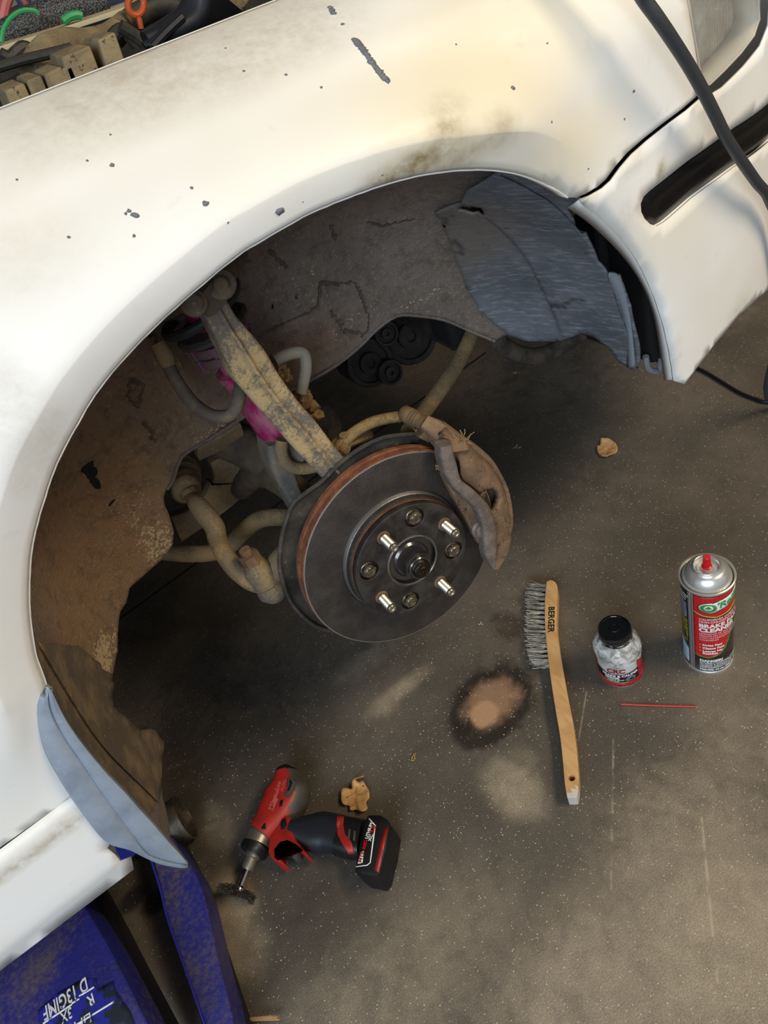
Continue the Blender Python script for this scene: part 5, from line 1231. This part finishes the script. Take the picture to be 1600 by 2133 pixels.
leaf('leaf_scrap', [(492, 1848), (505, 1838), (518, 1842), (514, 1858), (498, 1866)], .004, 'leaf_dull', 'dull leaf scrap in the dust below the wire cup', .005, 5)
tw_ = MB()
for i in range(14):
    a = onZ(495 + R3() * 12, 2122 + R3() * 8, .004); b = onZ(560 + R3() * 30, 2112 + R3() * 14, .004 + .006 * R3()); tw_.tube([a, a.lerp(b, .4) + V((0, 0, .004 * R3())), b], .0008, 5)
tw_.build('dry_grass_wisp', 'dry_fibre', label='wisp of dry grass on the floor near the blue jack', cat='dry grass')
def bits(name, spots, m, label, cat, n=5, rad=.010, th=.0006):
    b_ = MB(); c = onZ(*spots)
    for i in range(n):
        p = c + V(((R3() - .5) * rad, (R3() - .5) * rad, .001)); q = p + V(((R3() - .5), (R3() - .5), 0)) * rad * 1.6 + V((0, 0, .003 * R3())); b_.tube([p, p.lerp(q, .5) + V((R3() - .5, R3() - .5, R3() * .5)) * rad * .4, q], th, 5)
    b_.build(name, m, label=label, cat=cat)
bits('straw_tangle', (1078, 778), 'dry_fibre', 'tiny tangle of straw behind the caliper', 'debris', 7, .013)
bits('straw_tangle', (1080, 932), mat('pale_fibre', '#a9a59c', .9), 'pale lint beside the caliper', 'debris', 6, .009)
bits('straw_tangle', (860, 1584), 'dry_fibre', 'pale fibre scrap between rotor and leaf', 'debris', 8, .009)
bits('straw_tangle', (1003, 1302), 'pale_fibre', 'pale lint right below the rotor', 'debris', 7, .006)
gm = MB(); random.seed(11)
for i in range(900):
    px, py = 560 + R3() * 1040, 700 + R3() * 1433; p = onZ(px, py); r = .0004 + .0009 * R3() ** 3
    if R3() < .35: p = onZ(760 + R3() * 380, 1330 + R3() * 500)
    gm.add([p + V((r, 0, 0)), p + V((-r * .6, r, 0)), p + V((-r * .5, -r * .8, 0)), p + V((0, 0, r * 1.1))], [(0, 1, 3), (1, 2, 3), (2, 0, 3)])
mat('pale_grit', '#c9bda2', .9); gm.build('loose_grit', 'pale_grit', auto=None, kind='stuff', label='pale grit scattered over the floor', cat='grit')

# ------------------------------------------------------------------ trolley jack under the sill
jk = thing('trolley_jack', (-.36, .55, 0), 'blue trolley jack pushed under the white sill', 'jack')
def blue_fn(nt):
    n1 = nt.noise(14, 5, .65); n2 = nt.noise(160, 3, .75)
    c = nt.mix(nt.ramp(n1, .45, .75), (*srgb('#282a74'), 1), (*srgb('#1f2048'), 1))
    d = nt.ramp(nt.math('ADD', nt.noise(7, 4, .6), nt.math('MULTIPLY', nt.math('SUBTRACT', n2, .5), .5)), .40, .80)
    c = nt.mix(nt.math('MULTIPLY', d, .62), c, (*srgb('#6f5f4e'), 1))
    return c, nt.ramp(d, 0, 1, .38, .8), n2
mat('jack_blue', '#232694', .4, fn=blue_fn); mat('jack_blue_clean', '#2b2f8e', .35, bump=(120, .2, .001)); mat('jack_dark', '#14131a', .6)
def jstrap(name, L, R, z, bk, m, n=24, rnd=.12, fr=.0): return under(strap([onZ(*p, z) for p in L], [onZ(*p, z) for p in R], fr, bk, n, m=MATS[m], name=name, rnd=rnd, ref=(0, 0, 1)), jk)
jstrap('side_frame', [(300, 1750), (318, 1800), (330, 1847), (347, 1916), (371, 1984), (395, 2053), (423, 2133), (445, 2190)], [(360, 1752), (392, 1800), (416, 1840), (430, 1881), (443, 1936), (461, 2019), (481, 2095), (500, 2190)], .055, .040, 'jack_blue')
jstrap('frame_rail', [(300, 1740), (330, 1812), (352, 1902), (392, 2040), (440, 2190)], [(392, 1770), (432, 1862), (458, 1942), (490, 2040), (540, 2190)], .016, .010, 'jack_dark')
jstrap('frame_edge', [(309, 1782), (330, 1847), (347, 1916), (371, 1984), (395, 2053), (423, 2133), (445, 2190)], [(313, 1782), (334, 1847), (351, 1916), (375, 1984), (399, 2053), (427, 2133), (449, 2190)], .0575, .004, 'jack_blue_clean', rnd=.3)
jstrap('side_frame', [(150, 1790), (196, 1870), (262, 2000), (330, 2133), (358, 2190)], [(164, 1790), (210, 1870), (276, 2000), (345, 2133), (373, 2190)], .055, .045, 'jack_dark')
# cover plate with a worn sticker
PZ = .120
plate = [(-60, 1950), (60, 1880), (172, 1880), (182, 1895), (223, 1964), (261, 2036), (309, 2133), (340, 2200), (-60, 2250)]
P_ = [onZ(*p, PZ) for p in plate]; P2 = [(p.x, p.y) for p in P_]
if sum(a[0] * b[1] - a[1] * b[0] for a, b in zip(P2, P2[1:] + P2[:1])) < 0: P2 = P2[::-1]
under(MB().prism(P2, PZ - .05, PZ, None, .003).build('cover_plate', 'jack_blue', auto=40), jk)
def worn_fn(nt):
    n1 = nt.noise(40, 5, .7)
    return nt.mix(nt.ramp(n1, .48, .54), (*srgb('#1c2430'), 1), (*srgb('#23278c'), 1)), .5
mat('sticker_dark', '#1c2430', .5, fn=worn_fn); mat('sticker_white', '#c9ccd2', .5, fn=lambda nt: (nt.mix(nt.ramp(nt.noise(90, 4, .7), .56, .62), (*srgb('#cfd2d6'), 1), (*srgb('#3b3f78'), 1)), .5))
SP = [(85, 2140), (78, 2105), (120, 2068), (170, 2040), (200, 2038), (205, 2060), (225, 2048), (236, 2043), (240, 2062), (270, 2105), (285, 2140)]
Q_ = [onZ(*p, PZ + .0006) for p in SP]; Qx = [(p.x, p.y) for p in Q_]; FL2 = Surf(lambda a, b: V((a, b, PZ + .0006)), -1, 1, 2, -1, 2, 2)
under(sheet('sticker', *FL2.patch(Qx, .006), 'sticker_dark', None, .0004, toward=(0, 0, 3)), jk)
def jtext(s, p0, p1, hpx, m='sticker_white', bold=.02):
    vs_, fs_ = text_mesh(s, 1.0, bold); z = PZ + .0012; a, b = onZ(*p0, z), onZ(*p1, z); ex = (b - a).normalized(); ey = V((-ex.y, ex.x, 0)); w_ = max(v.x for v in vs_); sx = (b - a).length / w_
    under(link('sticker_text', mesh('sticker_text', [a + ex * v.x * sx + ey * v.y * hpx / 1500 for v in vs_], fs_), MATS[m], smooth=False), jk)
jtext('D 13GIMF', (182, 2046), (90, 2112), 34); jtext('R', (196, 2077), (182, 2088), 28); jtext('3X', (150, 2106), (126, 2122), 26); jtext('LIFT', (190, 2116), (150, 2142), 22)
for a, b in (((90, 2132), (150, 2092)), ((165, 2075), (196, 2056)), ((150, 2090), (165, 2080)), ((150, 2140), (238, 2086))):
    o = MB().tube([onZ(*a, PZ + .001), onZ(*b, PZ + .001)], .0011, 6).build('sticker_line', 'sticker_white'); under(o, jk)
# lifting arm and saddle that carries the sill
s_ = onZ(262, 1778, .15)
under(MB().tube([onZ(120, 1900, .06), onZ(190, 1820, .09), (s_.x, s_.y + .01, .16), (s_.x, s_.y + .02, .21)], [.026, .026, .024, .02], 14).build('lifting_arm', 'jack_blue_clean'), jk)
under(MB().lathe([(0, .20), (.022, .20), (.022, .235), (.038, .240), (.042, .262), (.038, .266), (.034, .256), (0, .256)], Matrix.Translation((s_.x - .01, s_.y + .02, 0)), 32).build('saddle', 'jack_blue_clean'), jk)
# front roller
two('roller_steel', '#4f4537', '#332d26', 50, .4, .65, .5, metal=.4, bump=(160, .4, .002))
wc = onZ(386, 1702, .034); wx = V((1, -.12, 0)).normalized(); WM = align(wc, wx)
under(MB().lathe([(.010, -.06), (.0325, -.058), (.0330, -.055), (.0330, -.006), (.0340, -.004), (.0340, 0), (.0310, .0005), (.0300, -.004), (.0290, -.030), (.008, -.030), (.008, -.006), (.006, -.005), (0, -.005)], WM, 48).build('front_roller', 'roller_steel', auto=35), jk)
under(MB().tube([wc - wx * .06, wc - wx * .36], .009, 12).build('roller_axle', 'jack_dark'), jk)

# ------------------------------------------------------------------ cables
mat('cable_grey', '#3a3b3d', .45, bump=(300, .2, .0006)); mat('cable_black', '#121316', .4)
cpts = [V((.40, 1.35, .98)), V((.47, .95, 1.0))] + [skin(*BODY.hit(*p)) + V((-.01, -d, .02)) for p, d in (((1330, -20), .03), ((1390, 70), .035), ((1440, 150), .04), ((1490, 250), .045), ((1540, 330), .05), ((1600, 420), .055))]
cp2 = [ORG + ray(*p) * (ORG - skin(*BODY.hit(*q))).length * .93 for p, q in (((1342, 0), (1342, 0)), ((1370, 38), (1370, 38)), ((1400, 82), (1400, 82)), ((1432, 132), (1432, 132)), ((1462, 185), (1462, 185)), ((1490, 240), (1490, 240)), ((1515, 290), (1515, 290)), ((1545, 335), (1545, 335)), ((1575, 378), (1575, 378)), ((1602, 415), (1598, 412)))]
e0_ = (cp2[0] - cp2[2]) / 2
path = [cp2[0] + e0_ * 3 + V((-.02, .35, .06)), cp2[0] + e0_ * 3 + V((0, .12, .05)), cp2[0] + e0_ * 2.2 + V((0, .03, .02)), cp2[0] + e0_] + cp2 + [cp2[-1] + V((.05, .02, -.08)), cp2[-1] + V((.12, .06, -.28)), V((cp2[-1].x + .2, cp2[-1].y + .1, .006)), V((cp2[-1].x + .5, cp2[-1].y - .05, .006))]
MB().tube(path, .0060, 14, sub=8).build('power_cable', 'cable_grey', label='thick grey cable draped over the fender past the headlight', cat='cable')
fc = [onZ(*p, .0035) for p in ((1405, 760), (1440, 763), (1470, 776), (1500, 794), (1540, 818), (1575, 832), (1602, 838), (1700, 840))]
MB().tube([fc[0] + V((-.02, .25, 0)), fc[0] + V((-.01, .08, 0))] + fc, .0034, 10, sub=6).build('floor_cable', 'cable_black', label='thin black cord on the floor under the bumper', cat='cable')

# ------------------------------------------------------------------ engine bay above the fender edge
two('bay_dust', '#6f6149', '#8d7b5a', 30, .4, .65, .8, c3='#4b4133', s3=140, t3=.6, bump=(140, .5, .003))
two('bay_black', '#26241f', '#4a4234', 30, .45, .7, .6, bump=(120, .4, .002)); mat('bay_cream', '#b7a987', .6, bump=(60, .3, .002)); mat('bay_orange', '#b04a22', .5)
mat('loom_mesh', '#2f2f30', .6, fn=lambda nt: (nt.mix(nt.ramp(nt.voro(520).outputs['Distance'], .3, .6), (*srgb('#5a5b5e'), 1), (*srgb('#1c1c1d'), 1)), .6, nt.voro(330).outputs['Distance']))
mat('wire_green', '#2f8f52', .5); mat('wire_pink', '#b5605a', .5); mat('bay_blue', '#3a4663', .6)
def bay(mb, name, m, **k): return part(mb, name, m, **k)
Zt = .86
def zt(px, py, z=Zt): return onZ(px, py, z)
def by(px, py, y): return onY(px, py, y)
# rail of fuse-box lids along the fender
for a, b, hgt in (((10, 208), (50, 190), 18), ((55, 190), (85, 178), 22), ((92, 180), (128, 162), 24), ((128, 162), (150, 152), 18), ((128, 148), (188, 122), 28), ((205, 118), (240, 100), 34)):
    y = .74; p0, p1 = by(a[0], a[1] - hgt, y), by(b[0], b[1] - hgt, y); q0, q1 = by(a[0] - 4, a[1] + 8, y), by(b[0] + 2, b[1] + 8, y)
    b_ = MB(); f_ = [p0, p1, q1 + V((0, 0, -.03)), q0 + V((0, 0, -.03))]; b_.add(f_ + [v + V((0, .045, .0)) for v in f_], [(0, 1, 2, 3), (7, 6, 5, 4), (0, 4, 5, 1), (1, 5, 6, 2), (2, 6, 7, 3), (3, 7, 4, 0)]); bay(b_, 'fuse_box', 'bay_dust', bevel=.0018)
bay(MB().tube([by(*p, y) for p, y in (((75, 160), .86), ((85, 130), .87), ((105, 105), .88), ((140, 88), .89), ((180, 82), .90), ((225, 68), .92), ((260, 42), .95))], [.015, .0155, .015, .0125, .010, .009, .009], 16, sub=6), 'intake_hose', 'bay_dust')
bay(MB().tube([by(*p, .84) for p in ((-20, 145), (40, 127), (90, 115), (150, 100))], .0045, 10, sub=4), 'washer_hose', 'bay_black')
bay(MB().tube([by(*p, .90) for p in ((225, 95), (240, 70), (258, 62), (272, 78), (285, 95))], .0065, 10, sub=5), 'fuel_pipe', 'bay_black')
bay(MB().tube([by(*p, .88) for p in ((250, 55), (275, 70), (300, 88))], .0065, 10, sub=4), 'fuel_pipe', 'bay_black')
bay(MB().tube([by(*p, .97) for p in ((235, 80), (270, 45), (310, 20), (345, 12), (380, 22))], .012, 12, sub=5), 'heater_hose', 'bay_black')
bay(MB().tube([by(*p, .92) for p in ((0, 112), (20, 120), (35, 108), (50, 98), (72, 108))], .006, 8, sub=4), 'bay_wiring', 'bay_black')
# air box: black moulded horn
mat('air_box_black', '#1b1c22', .38, bump=(60, .2, .002))
o = own(strap([by(*p, .78) for p in ((296, 108), (335, 66), (372, 28), (402, -30))], [by(*p, .76) for p in ((330, 96), (400, 76), (440, 40), (452, -30))], .014, .05, 16, m=MATS['air_box_black'], name='air_box', rnd=.7))
for k in range(3): bay(MB().tube([by(*p, .765 - .004 * k) for p in ((302 + 8 * k, 98), (330 + 8 * k, 68), (365 + 8 * k, 35))], .004, 8, sub=4), 'air_box_rib', 'air_box_black')
own(strap([by(*p, .80) for p in ((436, -20), (446, 20), (456, 56))], [by(*p, .80) for p in ((530, -30), (505, 10), (482, 45))], .004, .02, 8, m=MATS['bay_dust'], name='bay_bracket'))
# far slam panel with its cream lip, braided loom and wires beyond
f0 = [by(*p, 1.12) for p in ((-60, 118), (0, 96), (100, 66), (200, 34), (290, 4), (360, -20))]; f1 = [by(*p, 1.12) for p in ((-60, 128), (0, 108), (100, 78), (200, 46), (290, 16), (360, -6))]
own(strap(f0, f1, .004, .06, 16, m=MATS['bay_cream'], name='cowl_lip', rnd=.3))
bay(MB().tube([by(*p, 1.17) for p in ((-40, 85), (20, 66), (70, 45), (120, 25), (165, 12), (215, -5))], [.012, .015, .018, .018, .018, .018], 16, sub=5), 'braided_loom', 'loom_mesh')
bay(MB().tube([by(*p, 1.12) for p in ((3, 88), (8, 60), (25, 35), (48, 22), (70, 22), (80, 28))], .0028, 8, sub=5), 'green_wire', 'wire_green')
bay(MB().tube([by(*p, 1.12) for p in ((132, 45), (145, 35), (160, 31), (170, 33))], .005, 8, sub=4), 'green_wire', 'wire_green')
bay(MB().tube([by(*p, 1.25) for p in ((45, -10), (55, 5), (60, 14))], .005, 8), 'pink_wire', 'wire_pink')
bay(MB().tube([by(*p, 1.2) for p in ((2, 70), (6, 40), (12, 10), (20, -10))], .006, 8, sub=4), 'brown_wire', 'wire_pink')
bay(MB().tube([by(*p, 1.28) for p in ((60, 25), (110, 5), (170, -5), (230, -20))], .05, 12), 'shop_rag', 'bay_blue')
rg_ = MB(); rc = by(283, 10, .93); rx, ry = (by(303, 10, .93) - rc), (by(283, -12, .93) - rc)
rg_.tube([rc + rx * math.cos(t * math.pi / 16) * .82 + ry * math.sin(t * math.pi / 16) for t in range(33)], .0034, 10, cap=False); rg_.tube([by(284, 28, .93), by(290, 40, .93), by(294, 60, .93)], .003, 8); bay(rg_, 'dipstick_ring', 'bay_orange')
bay(MB().box((-.5, .80, .70), (.45, 1.9, .76)), 'engine_top', 'engine_dark')
